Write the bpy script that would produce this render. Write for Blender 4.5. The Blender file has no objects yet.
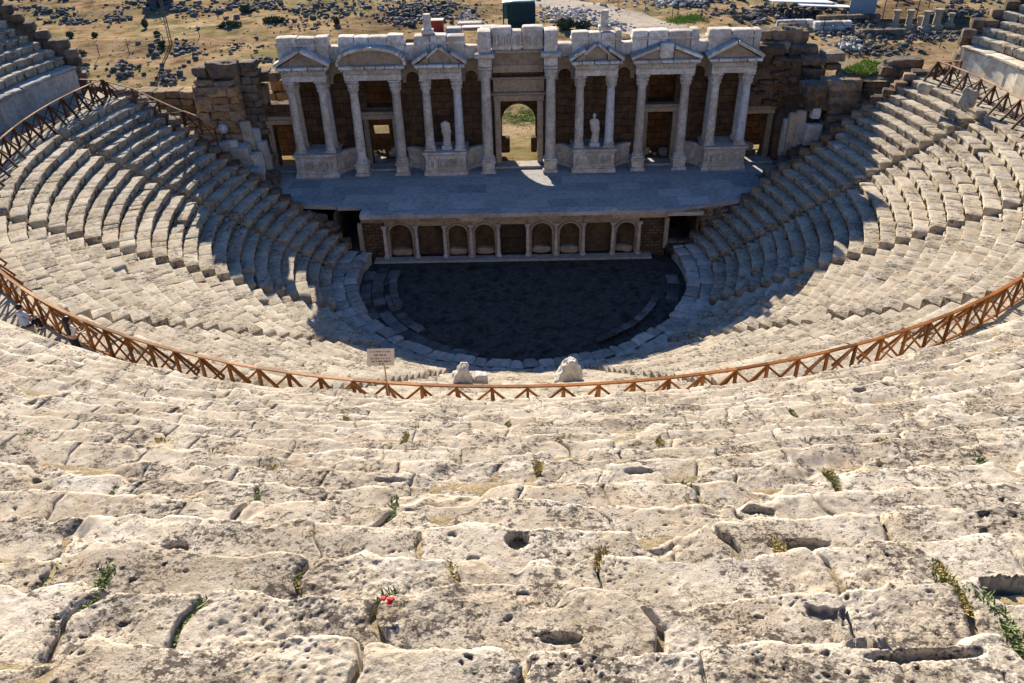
import bpy, bmesh, math, random
import numpy as np
from mathutils import Vector, Matrix

random.seed(7)
RNG = np.random.default_rng(11)
scene = bpy.context.scene
COL = scene.collection
rad = math.radians

# ------------------------------------------------------------------ camera
FPX, PITCH, ROLL, YAW = 797.0, rad(33.05), rad(1.4), rad(0.67)
CAM = np.array([0.0, 0.0, 26.5])
_f = np.array([-math.sin(YAW)*math.cos(PITCH), math.cos(YAW)*math.cos(PITCH), -math.sin(PITCH)])
_r0 = np.array([math.cos(YAW), math.sin(YAW), 0.0])
_u0 = np.cross(_r0, _f)
_c, _s = math.cos(ROLL), math.sin(ROLL)
R_, U_, F_ = _c*_r0 - _s*_u0, _c*_u0 + _s*_r0, _f
cd = bpy.data.cameras.new('camera')
cam = bpy.data.objects.new('camera', cd)
COL.objects.link(cam)
cam.matrix_world = Matrix(((R_[0], U_[0], -F_[0], CAM[0]), (R_[1], U_[1], -F_[1], CAM[1]),
                           (R_[2], U_[2], -F_[2], CAM[2]), (0, 0, 0, 1)))
cd.sensor_width = 36.0
cd.lens = FPX/1024*36.0
cd.clip_start, cd.clip_end = 0.05, 8000.0
scene.camera = cam

CX, CY = 0.22, 48.5            # centre of the orchestra circle


def ray(px, py):
    return F_ + R_*(px-512.0)/FPX - U_*(py-341.5)/FPX


def at(px, py, z):
    d = ray(px, py)
    return CAM + d*((z-CAM[2])/d[2])


# ------------------------------------------------------------------ numpy noise
def _h(ix, iy, iz, seed):
    n = (ix.astype(np.uint32)*np.uint32(374761393) + iy.astype(np.uint32)*np.uint32(668265263)
         + iz.astype(np.uint32)*np.uint32(2246822519) + np.uint32((seed*3266489917) & 0xffffffff))
    n = (n ^ (n >> np.uint32(13)))*np.uint32(1274126177)
    n = (n ^ (n >> np.uint32(16)))*np.uint32(2654435761)
    n = n ^ (n >> np.uint32(15))
    return n.astype(np.float64)/4294967296.0


def vnoise(P, seed=0):
    P = np.asarray(P, float)
    fl = np.floor(P)
    t = P - fl
    t = t*t*t*(t*(t*6-15)+10)
    i = fl.astype(np.int64)
    out = 0.0
    for dx in (0, 1):
        wx = t[:, 0] if dx else 1-t[:, 0]
        for dy in (0, 1):
            wy = t[:, 1] if dy else 1-t[:, 1]
            for dz in (0, 1):
                wz = t[:, 2] if dz else 1-t[:, 2]
                out = out + wx*wy*wz*_h(i[:, 0]+dx, i[:, 1]+dy, i[:, 2]+dz, seed)
    return out*2-1


def fbm(P, octv=4, seed=0, gain=0.5):
    a, s, out, tot = 1.0, 1.0, 0.0, 0.0
    P = np.asarray(P, float)
    for o in range(octv):
        out = out + a*vnoise(P*s+o*17.3, seed+o)
        tot += a
        a *= gain
        s *= 2.03
    return out/tot


def worley(xy, seed=0):
    fl = np.floor(xy)
    i = fl.astype(np.int64)
    best = np.full(len(xy), 9.0)
    hid = np.zeros(len(xy))
    z = np.zeros(len(xy), np.int64)
    for dx in (-1, 0, 1):
        for dy in (-1, 0, 1):
            cx, cy = i[:, 0]+dx, i[:, 1]+dy
            px = cx+_h(cx, cy, z, seed)
            py = cy+_h(cx, cy, z+1, seed)
            d = np.hypot(px-xy[:, 0], py-xy[:, 1])
            m = d < best
            best = np.where(m, d, best)
            hid = np.where(m, _h(cx, cy, z+2, seed), hid)
    return best, hid


def sstep(a, b, x):
    t = np.clip((x-a)/(b-a), 0, 1)
    return t*t*(3-2*t)


# ------------------------------------------------------------------ mesh builder
_T = {}


def cube_template(n):
    if n in _T:
        return _T[n]
    ids, V, F = {}, [], []

    def vid(p):
        if p not in ids:
            ids[p] = len(V)
            V.append(p)
        return ids[p]
    for ax in range(3):
        for sgn in (0, n):
            for i in range(n):
                for j in range(n):
                    q = []
                    for (a, b) in ((i, j), (i+1, j), (i+1, j+1), (i, j+1)):
                        p = [0, 0, 0]
                        p[ax] = sgn
                        p[(ax+1) % 3] = a
                        p[(ax+2) % 3] = b
                        q.append(vid(tuple(p)))
                    F.append(q if sgn else q[::-1])
    _T[n] = (np.array(V, float)/n*2-1, F)
    return _T[n]


class MB:
    def __init__(s):
        s.V, s.F, s.tint, s.pit, s.n = [], [], [], [], 0

    def add(s, V, F, tint=0.0, pit=None):
        V = np.asarray(V, float)
        k = len(V)
        s.V.append(V)
        off = s.n
        if isinstance(F, np.ndarray):
            s.F.extend((F+off).tolist())
        else:
            s.F.extend([[i+off for i in f] for f in F])
        s.tint.append(np.full(k, tint) if np.isscalar(tint) else tint)
        s.pit.append(np.zeros(k) if pit is None else pit)
        s.n += k
        return s

    def box(s, c, size, rz=0.0, tint=0.0, b=0.0):
        hx, hy, hz = (v/2 for v in size)
        if b:
            b = min(b, hx*.45, hy*.45, hz*.45)
            V, ids = [], {}
            H = (hx, hy, hz)
            for sx in (-1, 1):
                for sy in (-1, 1):
                    for sz in (-1, 1):
                        S = (sx, sy, sz)
                        for ax in range(3):
                            ids[(S, ax)] = len(V)
                            V.append([S[k]*(H[k] if k == ax else H[k]-b) for k in range(3)])
            F = []
            sg = (-1, 1)
            for ax in range(3):
                for q in sg:
                    cyc = [(-1, -1), (1, -1), (1, 1), (-1, 1)]
                    f = []
                    for (a, bb) in cyc:
                        S = [0, 0, 0]
                        S[ax], S[(ax+1) % 3], S[(ax+2) % 3] = q, a, bb
                        f.append(ids[(tuple(S), ax)])
                    F.append(f)
                a1, a2 = (ax+1) % 3, (ax+2) % 3
                for p in sg:
                    for q in sg:
                        S0, S1 = [0]*3, [0]*3
                        S0[ax], S1[ax] = -1, 1
                        S0[a1] = S1[a1] = p
                        S0[a2] = S1[a2] = q
                        S0, S1 = tuple(S0), tuple(S1)
                        F.append([ids[(S0, a1)], ids[(S1, a1)], ids[(S1, a2)], ids[(S0, a2)]])
            for sx in sg:
                for sy in sg:
                    for sz in sg:
                        S = (sx, sy, sz)
                        F.append([ids[(S, 0)], ids[(S, 1)], ids[(S, 2)]])
            V = np.array(V)
        else:
            V = np.array([[x, y, z] for x in (-hx, hx) for y in (-hy, hy) for z in (-hz, hz)])
            F = [[0, 1, 3, 2], [4, 6, 7, 5], [0, 4, 5, 1], [2, 3, 7, 6], [0, 2, 6, 4], [1, 5, 7, 3]]
        if rz:
            ca, sa = math.cos(rz), math.sin(rz)
            V = np.c_[V[:, 0]*ca-V[:, 1]*sa, V[:, 0]*sa+V[:, 1]*ca, V[:, 2]]
        return s.add(V+np.asarray(c), F, tint)

    def span(s, x0, x1, y0, y1, z0, z1, tint=0.0, b=0.0):
        return s.box(((x0+x1)/2, (y0+y1)/2, (z0+z1)/2), (abs(x1-x0), abs(y1-y0), abs(z1-z0)), 0, tint, b)

    def rock(s, c, size, rz=0.0, n=4, k=6.0, amp=0.06, fr=1.5, tilt=(0, 0), tint=0.0, seed=None):
        P, F = cube_template(n)
        q = P/((np.abs(P)**k).sum(1)**(1/k))[:, None]
        V = q*np.asarray(size)/2
        sd = random.randrange(9999) if seed is None else seed
        mn = min(size)
        V = V+q*(fbm(V*fr/max(mn, .15)*.5+sd*1.7, 3, sd)*amp*mn*1.6)[:, None]
        M = Matrix.Rotation(rz, 3, 'Z') @ Matrix.Rotation(tilt[0], 3, 'X') @ Matrix.Rotation(tilt[1], 3, 'Y')
        V = V @ np.array(M).T
        return s.add(V+np.asarray(c), F, tint)

    def lathe(s, prof, c, seg=16, tint=0.0, sq=None):
        V, F = [], []
        m = len(prof)
        for (r, z) in prof:
            for k in range(seg):
                a = 2*math.pi*k/seg
                V.append((c[0]+r*math.cos(a), c[1]+r*math.sin(a), c[2]+z))
        for i in range(m-1):
            for k in range(seg):
                F.append([i*seg+k, i*seg+(k+1) % seg, (i+1)*seg+(k+1) % seg, (i+1)*seg+k])
        F.append(list(range(seg))[::-1])
        F.append([(m-1)*seg+k for k in range(seg)])
        return s.add(V, F, tint)

    def bar(s, p0, p1, w, h, tint=0.0, up=(0, 0, 1)):
        p0, p1 = Vector(p0), Vector(p1)
        d = (p1-p0)
        L = d.length
        d.normalize()
        sd = d.cross(Vector(up))
        if sd.length < 1e-4:
            sd = Vector((1, 0, 0))
        sd.normalize()
        u = sd.cross(d)
        V = []
        for e in (p0, p1):
            for (a, b) in ((-1, -1), (1, -1), (1, 1), (-1, 1)):
                V.append(e+sd*(a*w/2)+u*(b*h/2))
        return s.add([tuple(v) for v in V], [[0, 3, 2, 1], [4, 5, 6, 7], [0, 1, 5, 4], [1, 2, 6, 5], [2, 3, 7, 6], [3, 0, 4, 7]], tint)

    def prism(s, poly, y0, y1, tint=0.0):
        """polygon in x,z extruded along y"""
        n = len(poly)
        V = [(x, y0, z) for x, z in poly]+[(x, y1, z) for x, z in poly]
        F = [list(range(n)), list(range(n, 2*n))[::-1]]
        F += [[i, n+i, n+(i+1) % n, (i+1) % n] for i in range(n)]
        return s.add(V, F, tint)

    def tube(s, pts, r, seg=6, tint=0.0):
        pts = [Vector(p) for p in pts]
        V, F = [], []
        for i, p in enumerate(pts):
            d = (pts[min(i+1, len(pts)-1)]-pts[max(i-1, 0)]).normalized()
            a = d.cross(Vector((0, 0, 1)))
            if a.length < 1e-3:
                a = Vector((1, 0, 0))
            a.normalize()
            b = a.cross(d)
            rr = r[i] if isinstance(r, (list, tuple)) else r
            for k in range(seg):
                t = 2*math.pi*k/seg
                V.append(tuple(p+a*(rr*math.cos(t))+b*(rr*math.sin(t))))
        m = len(pts)
        for i in range(m-1):
            for k in range(seg):
                F.append([i*seg+k, i*seg+(k+1) % seg, (i+1)*seg+(k+1) % seg, (i+1)*seg+k])
        F.append(list(range(seg)))
        F.append([(m-1)*seg+k for k in range(seg)])
        return s.add(V, F, tint)

    def build(s, name, mat, parent=None, loc=None, smooth=None, recalc=True):
        """one mesh object; vertices are in world space and are stored relative to loc or to the parent's place"""
        V = np.concatenate(s.V)
        base = np.zeros(3)
        if parent is not None:
            p = parent
            while p is not None:
                base = base+np.array(p.location)
                p = p.parent
        elif loc is not None:
            base = np.asarray(loc, float)
        me = bpy.data.meshes.new(name)
        me.from_pydata((V-base).tolist(), [], s.F)
        if recalc:
            bm = bmesh.new()
            bm.from_mesh(me)
            bmesh.ops.recalc_face_normals(bm, faces=bm.faces)
            bm.to_mesh(me)
            bm.free()
        for nm, arr in (('tint', s.tint), ('pit', s.pit)):
            a = me.attributes.new(nm, 'FLOAT', 'POINT')
            a.data.foreach_set('value', np.concatenate(arr).astype(np.float32))
        if smooth is not None:
            me.shade_smooth()
            if smooth < 179:
                me.set_sharp_from_angle(angle=rad(smooth))
        me.materials.append(mat)
        o = bpy.data.objects.new(name, me)
        COL.objects.link(o)
        if parent is not None:
            o.parent = parent
        elif loc is not None:
            o.location = loc
        return o


def tag(o, label=None, cat=None, group=None, kind=None):
    if label:
        o['label'] = label
    if cat:
        o['category'] = cat
    if group:
        o['group'] = group
    if kind:
        o['kind'] = kind
    return o


def thing(name, loc, label, cat, group=None):
    o = bpy.data.objects.new(name, None)
    o.empty_display_size = .3
    COL.objects.link(o)
    o.location = loc
    return tag(o, label, cat, group)


def dup(o, parent=None):
    c = o.copy()
    COL.objects.link(c)
    if parent is not None:
        c.parent = parent
    for ch in o.children:
        dup(ch, c)
    return c


def pol(az, r, z):
    """azimuth 0 points at the camera, + to the right"""
    return np.array((CX+r*math.sin(az), CY-r*math.cos(az), z))


# ------------------------------------------------------------------ materials
def lin(h):
    return tuple((c/255/12.92 if c/255 <= .04045 else ((c/255+.055)/1.055)**2.4) for c in h)


class NT:
    def __init__(s, name, rough=.9):
        s.m = bpy.data.materials.new(name)
        s.m.use_nodes = True
        s.t = s.m.node_tree
        s.b = s.t.nodes['Principled BSDF']
        s.b.inputs['Roughness'].default_value = rough
        s.b.inputs['Specular IOR Level'].default_value = .04
        s.pos = s.n('ShaderNodeNewGeometry').outputs['Position']

    def n(s, t, **kw):
        nd = s.t.nodes.new(t)
        for k, v in kw.items():
            if hasattr(nd, k):
                setattr(nd, k, v)
        return nd

    def link(s, a, b):
        s.t.links.new(a, b)

    def noise(s, scale, detail=4, vec=None, rough=.55, dist=0.0):
        nd = s.n('ShaderNodeTexNoise')
        s.link(vec if vec is not None else s.pos, nd.inputs['Vector'])
        nd.inputs['Scale'].default_value = scale
        nd.inputs['Detail'].default_value = detail
        nd.inputs['Roughness'].default_value = rough
        nd.inputs['Distortion'].default_value = dist
        return nd.outputs['Fac']

    def voro(s, scale, vec=None, feature='F1'):
        nd = s.n('ShaderNodeTexVoronoi', feature=feature)
        s.link(vec if vec is not None else s.pos, nd.inputs['Vector'])
        nd.inputs['Scale'].default_value = scale
        return nd.outputs['Distance']

    def ramp(s, fac, stops):
        nd = s.n('ShaderNodeValToRGB')
        el = nd.color_ramp.elements
        while len(el) < len(stops):
            el.new(.5)
        for e, (p, c) in zip(el, stops):
            e.position = p
            e.color = (*c, 1) if not np.isscalar(c) else (c, c, c, 1)
        s.link(fac, nd.inputs[0])
        return nd.outputs[0]

    def math(s, op, a, b=None, clamp=False):
        nd = s.n('ShaderNodeMath', operation=op, use_clamp=clamp)
        for i, v in enumerate((a, b)):
            if v is None:
                continue
            if np.isscalar(v):
                nd.inputs[i].default_value = v
            else:
                s.link(v, nd.inputs[i])
        return nd.outputs[0]

    def mix(s, fac, a, b, mode='MIX'):
        nd = s.n('ShaderNodeMixRGB', blend_type=mode)
        for i, v in enumerate((fac, a, b)):
            if isinstance(v, tuple):
                nd.inputs[i].default_value = (*v, 1)
            elif np.isscalar(v):
                nd.inputs[i].default_value = v if i == 0 else (v, v, v, 1)
            else:
                s.link(v, nd.inputs[i])
        return nd.outputs[0]

    def scale(s, v):
        nd = s.n('ShaderNodeMapping')
        nd.inputs['Scale'].default_value = v
        s.link(s.pos, nd.inputs['Vector'])
        return nd.outputs[0]

    def attr(s, nm):
        return s.n('ShaderNodeAttribute', attribute_name=nm).outputs['Fac']

    def bump(s, h, strength=.5, dist=.02, prev=None):
        nd = s.n('ShaderNodeBump')
        nd.inputs['Strength'].default_value = strength
        nd.inputs['Distance'].default_value = dist
        s.link(h, nd.inputs['Height'])
        if prev is not None:
            s.link(prev, nd.inputs['Normal'])
        return nd.outputs[0]

    def done(s, col, nrm=None):
        if isinstance(col, tuple):
            s.b.inputs['Base Color'].default_value = (*col, 1)
        else:
            s.link(col, s.b.inputs['Base Color'])
        if nrm is not None:
            s.link(nrm, s.b.inputs['Normal'])
        return s.m


def stone(name, cols, s1=.5, s2=6.0, fine=45.0, bump=.5, bdist=.02, tint=.25, pitcol=(.13, .1, .075), speck=.35, lichen=None, brick=None, pits=0.0):
    """weathered stone: broad colour drift, grain, dark lichen specks, flecks with painted cavity shade, per-block tint"""
    t = NT(name)
    a = t.noise(s1, 5, rough=.6)
    c = t.ramp(a, [(p, cc) for p, cc in zip(np.linspace(.3, .7, len(cols)), cols)])
    b = t.noise(s2, 6, rough=.65)
    c = t.mix(.75, c, t.ramp(b, [(.3, .72 if pits == 30 else .55), (.5, 1.0), (.72, 1.12 if pits == 30 else 1.22)]), 'MULTIPLY')
    tt = t.math('ADD', t.math('MULTIPLY', t.attr('tint'), tint), 1.0)
    c = t.mix(1.0, c, tt, 'MULTIPLY')
    g = t.noise(fine, 4, rough=.7)
    sp = t.noise(s2*2.3, 8, rough=.75)
    spm = t.ramp(sp, [(.36, 1.0), (.44, 0.0)])
    c = t.mix(t.math('MULTIPLY', spm, speck), c, pitcol)
    if lichen:
        l = t.ramp(t.noise(s1*2.7, 7, rough=.7), [(.50, 0.0), (.62, 1.0)])
        c = t.mix(t.math('MULTIPLY', l, lichen[1]), c, lichen[0])
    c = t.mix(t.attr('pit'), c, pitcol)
    h = t.math('ADD', t.math('MULTIPLY', b, .8), t.math('MULTIPLY', g, .35))
    h = t.math('SUBTRACT', h, t.math('MULTIPLY', spm, .35))
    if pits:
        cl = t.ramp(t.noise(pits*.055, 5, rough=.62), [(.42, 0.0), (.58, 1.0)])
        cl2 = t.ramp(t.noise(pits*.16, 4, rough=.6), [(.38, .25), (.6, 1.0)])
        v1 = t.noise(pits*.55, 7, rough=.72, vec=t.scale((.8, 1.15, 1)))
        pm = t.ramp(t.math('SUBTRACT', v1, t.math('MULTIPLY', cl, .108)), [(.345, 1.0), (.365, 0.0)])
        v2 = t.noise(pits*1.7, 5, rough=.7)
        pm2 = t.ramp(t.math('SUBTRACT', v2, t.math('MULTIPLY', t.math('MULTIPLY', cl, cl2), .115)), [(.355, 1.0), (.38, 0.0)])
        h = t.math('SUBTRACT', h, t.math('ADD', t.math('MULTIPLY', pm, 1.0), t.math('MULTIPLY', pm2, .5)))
        c = t.mix(t.math('MULTIPLY', pm, .9), c, pitcol)  # flecks darkened in colour, standing in for shade inside cavities
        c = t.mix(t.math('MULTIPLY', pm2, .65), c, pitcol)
    if brick:
        bw, bh, mort, col2, axis = brick
        sx = t.n('ShaderNodeSeparateXYZ')
        t.link(t.pos, sx.inputs[0])
        cx = t.n('ShaderNodeCombineXYZ')
        wob = t.math('MULTIPLY', t.noise(1.5, 2), .25)
        if axis == 'xz':
            t.link(t.math('ADD', sx.outputs[0], t.math('MULTIPLY', sx.outputs[1], .7)), cx.inputs[0])
            t.link(t.math('ADD', sx.outputs[2], wob), cx.inputs[1])
        else:
            t.link(t.math('ADD', sx.outputs[0], t.math('MULTIPLY', wob, .3)), cx.inputs[0])
            t.link(sx.outputs[1], cx.inputs[1])
        br = t.n('ShaderNodeTexBrick')
        t.link(cx.outputs[0], br.inputs['Vector'])
        br.inputs['Scale'].default_value = 1.0
        br.inputs['Brick Width'].default_value = bw
        br.inputs['Row Height'].default_value = bh
        br.inputs['Mortar Size'].default_value = mort
        br.inputs['Mortar Smooth'].default_value = .5
        br.inputs['Color1'].default_value = (.72, .72, .72, 1)
        br.inputs['Color2'].default_value = (1.15, 1.1, 1.05, 1)
        br.inputs['Mortar'].default_value = (*col2, 1)
        c = t.mix(1.0, c, br.outputs['Color'], 'MULTIPLY')
        h = t.math('SUBTRACT', h, t.math('MULTIPLY', br.outputs['Fac'], .9))
    return t.done(c, t.bump(h, bump, bdist))


M = {}
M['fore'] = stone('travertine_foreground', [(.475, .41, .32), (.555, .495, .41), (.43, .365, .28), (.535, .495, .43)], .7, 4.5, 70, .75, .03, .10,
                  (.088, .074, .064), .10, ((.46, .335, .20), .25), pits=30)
M['soil'] = stone('joint_soil', [(.26, .19, .11), (.34, .27, .17), (.22, .19, .1)], 1.2, 14, 60, .9, .03, .1, (.08, .06, .04), .5)
M['seat'] = stone('travertine_seats', [(.41, .355, .275), (.47, .42, .34), (.38, .33, .255), (.46, .425, .365)], .35, 3.0, 24, .6, .03, .11,
                  (.13, .105, .085), .42, ((.36, .25, .14), .3), pits=11)
M['slab'] = stone('grey_slabs', [(.31, .29, .26), (.39, .37, .34), (.26, .24, .22)], .5, 3.2, 24, .5, .03, .3, (.1, .09, .08), .35)
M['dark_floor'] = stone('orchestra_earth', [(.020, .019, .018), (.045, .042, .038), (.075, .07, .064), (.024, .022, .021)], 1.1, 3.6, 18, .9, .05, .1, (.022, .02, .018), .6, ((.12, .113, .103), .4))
M['paving'] = stone('stage_paving', [(.39, .385, .385), (.46, .455, .45), (.42, .41, .405)], .5, 3.0, 25, .25, .01, .1, (.14, .135, .13), .2,
                    brick=(2.3, 1.5, .02, (.7, .7, .7), 'xy'))
M['marble'] = stone('weathered_marble', [(.52, .49, .445), (.62, .595, .56), (.47, .42, .36), (.58, .565, .55)], .7, 4.0, 30, .4, .02, .3,
                    (.12, .09, .07), .42, ((.40, .27, .16), .55))
M['marble_blue'] = stone('bluish_marble', [(.42, .445, .49), (.52, .535, .56), (.38, .41, .46)], .7, 4.0, 30, .35, .02, .2, (.14, .12, .12), .3)
M['marble_dark'] = stone('stained_marble', [(.30, .235, .175), (.38, .31, .235), (.26, .19, .13)], .9, 4.5, 30, .5, .02, .3, (.08, .06, .045), .45)
M['wall'] = stone('brown_ashlar', [(.088, .056, .036), (.135, .09, .058), (.062, .042, .03)], .6, 3.0, 20, .7, .04, .3, (.05, .035, .025), .4,
                  brick=(1.1, .55, .025, (.35, .3, .27), 'xz'))
M['brickwork'] = stone('small_brickwork', [(.10, .07, .05), (.16, .115, .08), (.08, .06, .045)], .8, 4.0, 24, .8, .04, .3, (.04, .03, .025), .4,
                       brick=(.5, .24, .03, (.4, .35, .3), 'xz'))
M['niche'] = stone('warm_niche_stone', [(.31, .235, .17), (.40, .32, .245), (.26, .19, .13)], 1.0, 5.0, 30, .5, .02, .3, (.06, .045, .03), .4)
M['ruin'] = stone('dark_ruin_stone', [(.13, .11, .092), (.20, .17, .14), (.10, .083, .07), (.19, .145, .1)], .5, 2.6, 18, .8, .05, .45, (.05, .042, .038), .6,
                  ((.36, .2, .075), .45))
M['ochre'] = stone('ochre_ruin_stone', [(.40, .235, .10), (.33, .22, .12), (.28, .21, .15), (.45, .28, .12)], .55, 2.6, 18, .8, .05, .35, (.08, .055, .04), .5)
M['rock'] = stone('field_rock', [(.105, .10, .098), (.155, .145, .135), (.08, .077, .076)], .6, 3.0, 16, .7, .05, .4, (.06, .06, .06), .4)
M['pale_rock'] = stone('pale_rubble', [(.40, .385, .36), (.5, .48, .45), (.33, .31, .29)], .6, 3.0, 16, .6, .05, .35, (.14, .13, .12), .35)


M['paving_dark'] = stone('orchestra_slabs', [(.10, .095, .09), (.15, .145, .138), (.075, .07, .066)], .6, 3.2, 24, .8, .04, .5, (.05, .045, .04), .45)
M['cream_wall'] = stone('cream_wall_slabs', [(.58, .49, .36), (.66, .60, .50), (.52, .40, .26)], .6, 3.0, 24, .5, .03, .25, (.2, .15, .1), .3)
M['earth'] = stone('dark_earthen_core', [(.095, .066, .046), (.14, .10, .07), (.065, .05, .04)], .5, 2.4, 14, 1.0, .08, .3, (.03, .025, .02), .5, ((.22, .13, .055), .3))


def plain_mat(name, col, rough=.7, var=.25, scale=6.0, bump=.2, spec=.3):
    t = NT(name, rough)
    t.b.inputs['Specular IOR Level'].default_value = spec
    n = t.noise(scale, 5)
    c = t.mix(1.0, col, t.ramp(n, [(.3, 1-var), (.7, 1+var)]), 'MULTIPLY')
    return t.done(c, t.bump(n, bump, .01))


def wood_mat(name, cols, rough=.6):
    t = NT(name, rough)
    n = t.noise(9.0, 6, rough=.65, dist=.6)
    c = t.ramp(n, [(.3, cols[0]), (.5, cols[1]), (.72, cols[2])])
    tt = t.math('ADD', t.math('MULTIPLY', t.attr('tint'), .45), 1.0)
    c = t.mix(1.0, c, tt, 'MULTIPLY')
    return t.done(c, t.bump(n, .3, .01))


M['wood'] = wood_mat('fence_wood', [(.15, .056, .018), (.235, .092, .027), (.30, .13, .045)])
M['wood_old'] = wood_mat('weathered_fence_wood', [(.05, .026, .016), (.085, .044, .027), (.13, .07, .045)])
M['rail'] = wood_mat('rail_wood', [(.30, .17, .09), (.38, .235, .14), (.45, .3, .19)], .9)
M['green_cloth'] = plain_mat('dark_green_tarpaulin', (.012, .04, .042), .6)
M['teal'] = plain_mat('teal_sheet', (.05, .16, .17), .5)
M['red'] = plain_mat('red_crate', (.42, .06, .035), .7)
M['pink'] = plain_mat('pink_stone_slab', (.42, .27, .23), .8)
M['steel'] = plain_mat('grey_metal', (.10, .105, .11), .5)
M['lamp'] = plain_mat('pale_floodlight', (.45, .45, .47), .4)
M['bluegrey'] = plain_mat('blue_grey_roof_sheet', (.19, .25, .31), .45, .12)
M['whitesheet'] = plain_mat('white_roof_sheet', (.62, .64, .66), .5, .1)
M['iron'] = plain_mat('dark_iron', (.03, .032, .035), .5)
M['weed'] = plain_mat('weed_leaf', (.15, .185, .05), .7, .4, 30)
M['weed_dry'] = plain_mat('dry_weed_leaf', (.36, .27, .08), .8, .35, 30)
M['shrub'] = plain_mat('shrub_leaf', (.085, .095, .045), .7, .4, 3)
M['brightgrass'] = plain_mat('lush_grass', (.26, .36, .05), .8, .4, 4)
M['flower'] = plain_mat('red_petal', (.55, .01, .02), .6, .2, 40)
M['skin'] = plain_mat('skin', (.45, .25, .17), .6, .05)
M['hair'] = plain_mat('black_hair', (.008, .007, .007), .5, .2, 40)
M['white_shirt'] = plain_mat('white_shirt', (.62, .58, .55), .8, .08)
M['blue_shirt'] = plain_mat('pale_blue_shirt', (.42, .46, .62), .8, .1)
M['navy'] = plain_mat('navy_band', (.04, .05, .11), .8, .1)
M['black_trousers'] = plain_mat('black_trousers', (.010, .010, .012), .8, .1)
M['signboard'] = plain_mat('cream_signboard', (.62, .52, .42), .6, .05)
M['sign_brown'] = plain_mat('brown_lettering', (.30, .13, .05), .6, .05)
M['sign_black'] = plain_mat('dark_lettering', (.07, .05, .045), .6, .05)
M['sign_red'] = plain_mat('red_lettering', (.45, .09, .09), .6, .05)
M['statue'] = stone('statue_marble', [(.55, .51, .45), (.6, .57, .52), (.48, .42, .34)], 1.2, 6.0, 40, .4, .01, .1, (.2, .16, .12), .3)


def ground_mat():
    t = NT('dry_plain', 1.0)
    t.b.inputs['Specular IOR Level'].default_value = 0.0
    a = t.noise(.045, 7, vec=t.scale((.7, 1.5, 1)), rough=.7)
    c = t.ramp(a, [(.38, (.16, .113, .064)), (.47, (.32, .22, .125)), (.54, (.23, .185, .09)), (.62, (.38, .275, .17))])
    b = t.noise(.4, 7, rough=.7)
    c = t.mix(.9, c, t.ramp(b, [(.36, .42), (.5, 1.0), (.66, 1.25)]), 'MULTIPLY')
    g = t.ramp(t.noise(.06, 5, vec=t.scale((1, 1.6, 1)), rough=.6), [(.55, 0.0), (.64, 1.0)])
    c = t.mix(t.math('MULTIPLY', g, .6), c, (.125, .13, .042))
    d = t.ramp(t.noise(1.1, 8, rough=.75), [(.56, 0.0), (.63, 1.0)])
    c = t.mix(t.math('MULTIPLY', d, .55), c, (.065, .055, .038))
    h = t.math('ADD', b, t.noise(2.5, 6, rough=.7))
    return t.done(c, t.bump(h, .6, .12))


M['ground'] = ground_mat()
M['road'] = stone('dirt_road', [(.29, .24, .19), (.34, .29, .24), (.27, .215, .165)], .2, 1.5, 12, .4, .03, .1, (.25, .2, .15), .3)

# ------------------------------------------------------------------ seating
def seat_block(mb, a0, a1, rf, depth, zt, drop, du, amp, rng, wear=1.0, nprof=None):
    """one stone of a seat row between azimuths a0 and a1: tread, worn nose, riser and two end faces"""
    prof = nprof or [(depth+.06, -.02), (depth*.66, 0), (depth*.33, 0), (.05, 0), (.012, -.012), (0, -.05), (.006, -.14), (.085, -.175), (.11, -drop)]
    L = (a1-a0)*rf
    nu = max(2, int(math.ceil(L/du)))
    us = np.concatenate(([0], np.linspace(0, 1, nu+1), [1]))
    pr = np.array(prof)
    nv, nw = len(pr), len(us)
    Uu, Pr = np.repeat(us, nv), np.tile(pr, (nw, 1))
    a = a0+(a1-a0)*Uu
    dr, dz = Pr[:, 0].copy(), Pr[:, 1].copy()
    col = np.repeat(np.arange(nw), nv)
    endc = (col == 0) | (col == nw-1)
    dz = np.where(endc, -drop, dz)
    e = np.minimum(Uu, 1-Uu)*L
    front = np.clip(1-dr/depth, 0, 1)
    x, y = CX+(rf+dr)*np.sin(a), CY-(rf+dr)*np.cos(a)
    P = np.c_[x, y, zt+dz]
    w = fbm(P*1.3, 3, 3)
    w2 = fbm(P*4.5, 2, 5)
    top = ~endc & (dz > -.1)
    dz = dz-np.where(top, np.exp(-(e/.04)**2)*.028*wear*(1+w2), 0)
    dz = dz+np.where(top, amp*.6*w+amp*.45*w2, 0)
    dr = dr+np.where(dz > -drop+.02, front*amp*1.7*(w2+.6*w), 0)
    tilt_u, tilt_v = rng.normal(0, .0055*wear), rng.normal(0, .008*wear)
    dz = np.where(endc, dz, dz+(Uu-.5)*L*tilt_u+(dr-.3)*tilt_v+rng.normal(0, .008*wear))
    dr = dr+rng.normal(0, .012*wear)
    if rng.random() < .09*wear:                                     # a corner broken off
        k = 1.0 if rng.random() < .5 else 0.0
        br = np.clip(1-np.hypot((Uu-k)*L/rng.uniform(.15, .4), (1-front)*depth/rng.uniform(.2, .5)), 0, 1)
        dz = np.where(endc, dz, dz-br*rng.uniform(.1, .25))
    x, y = CX+(rf+dr)*np.sin(a), CY-(rf+dr)*np.cos(a)
    V = np.c_[x, y, zt+dz]
    i, j = np.meshgrid(np.arange(nw-1), np.arange(nv-1), indexing='ij')
    k = (i*nv+j).ravel()
    F = np.c_[k, k+1, k+nv+1, k+nv]
    mb.add(V, F, rng.uniform(-1, 1))


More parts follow.
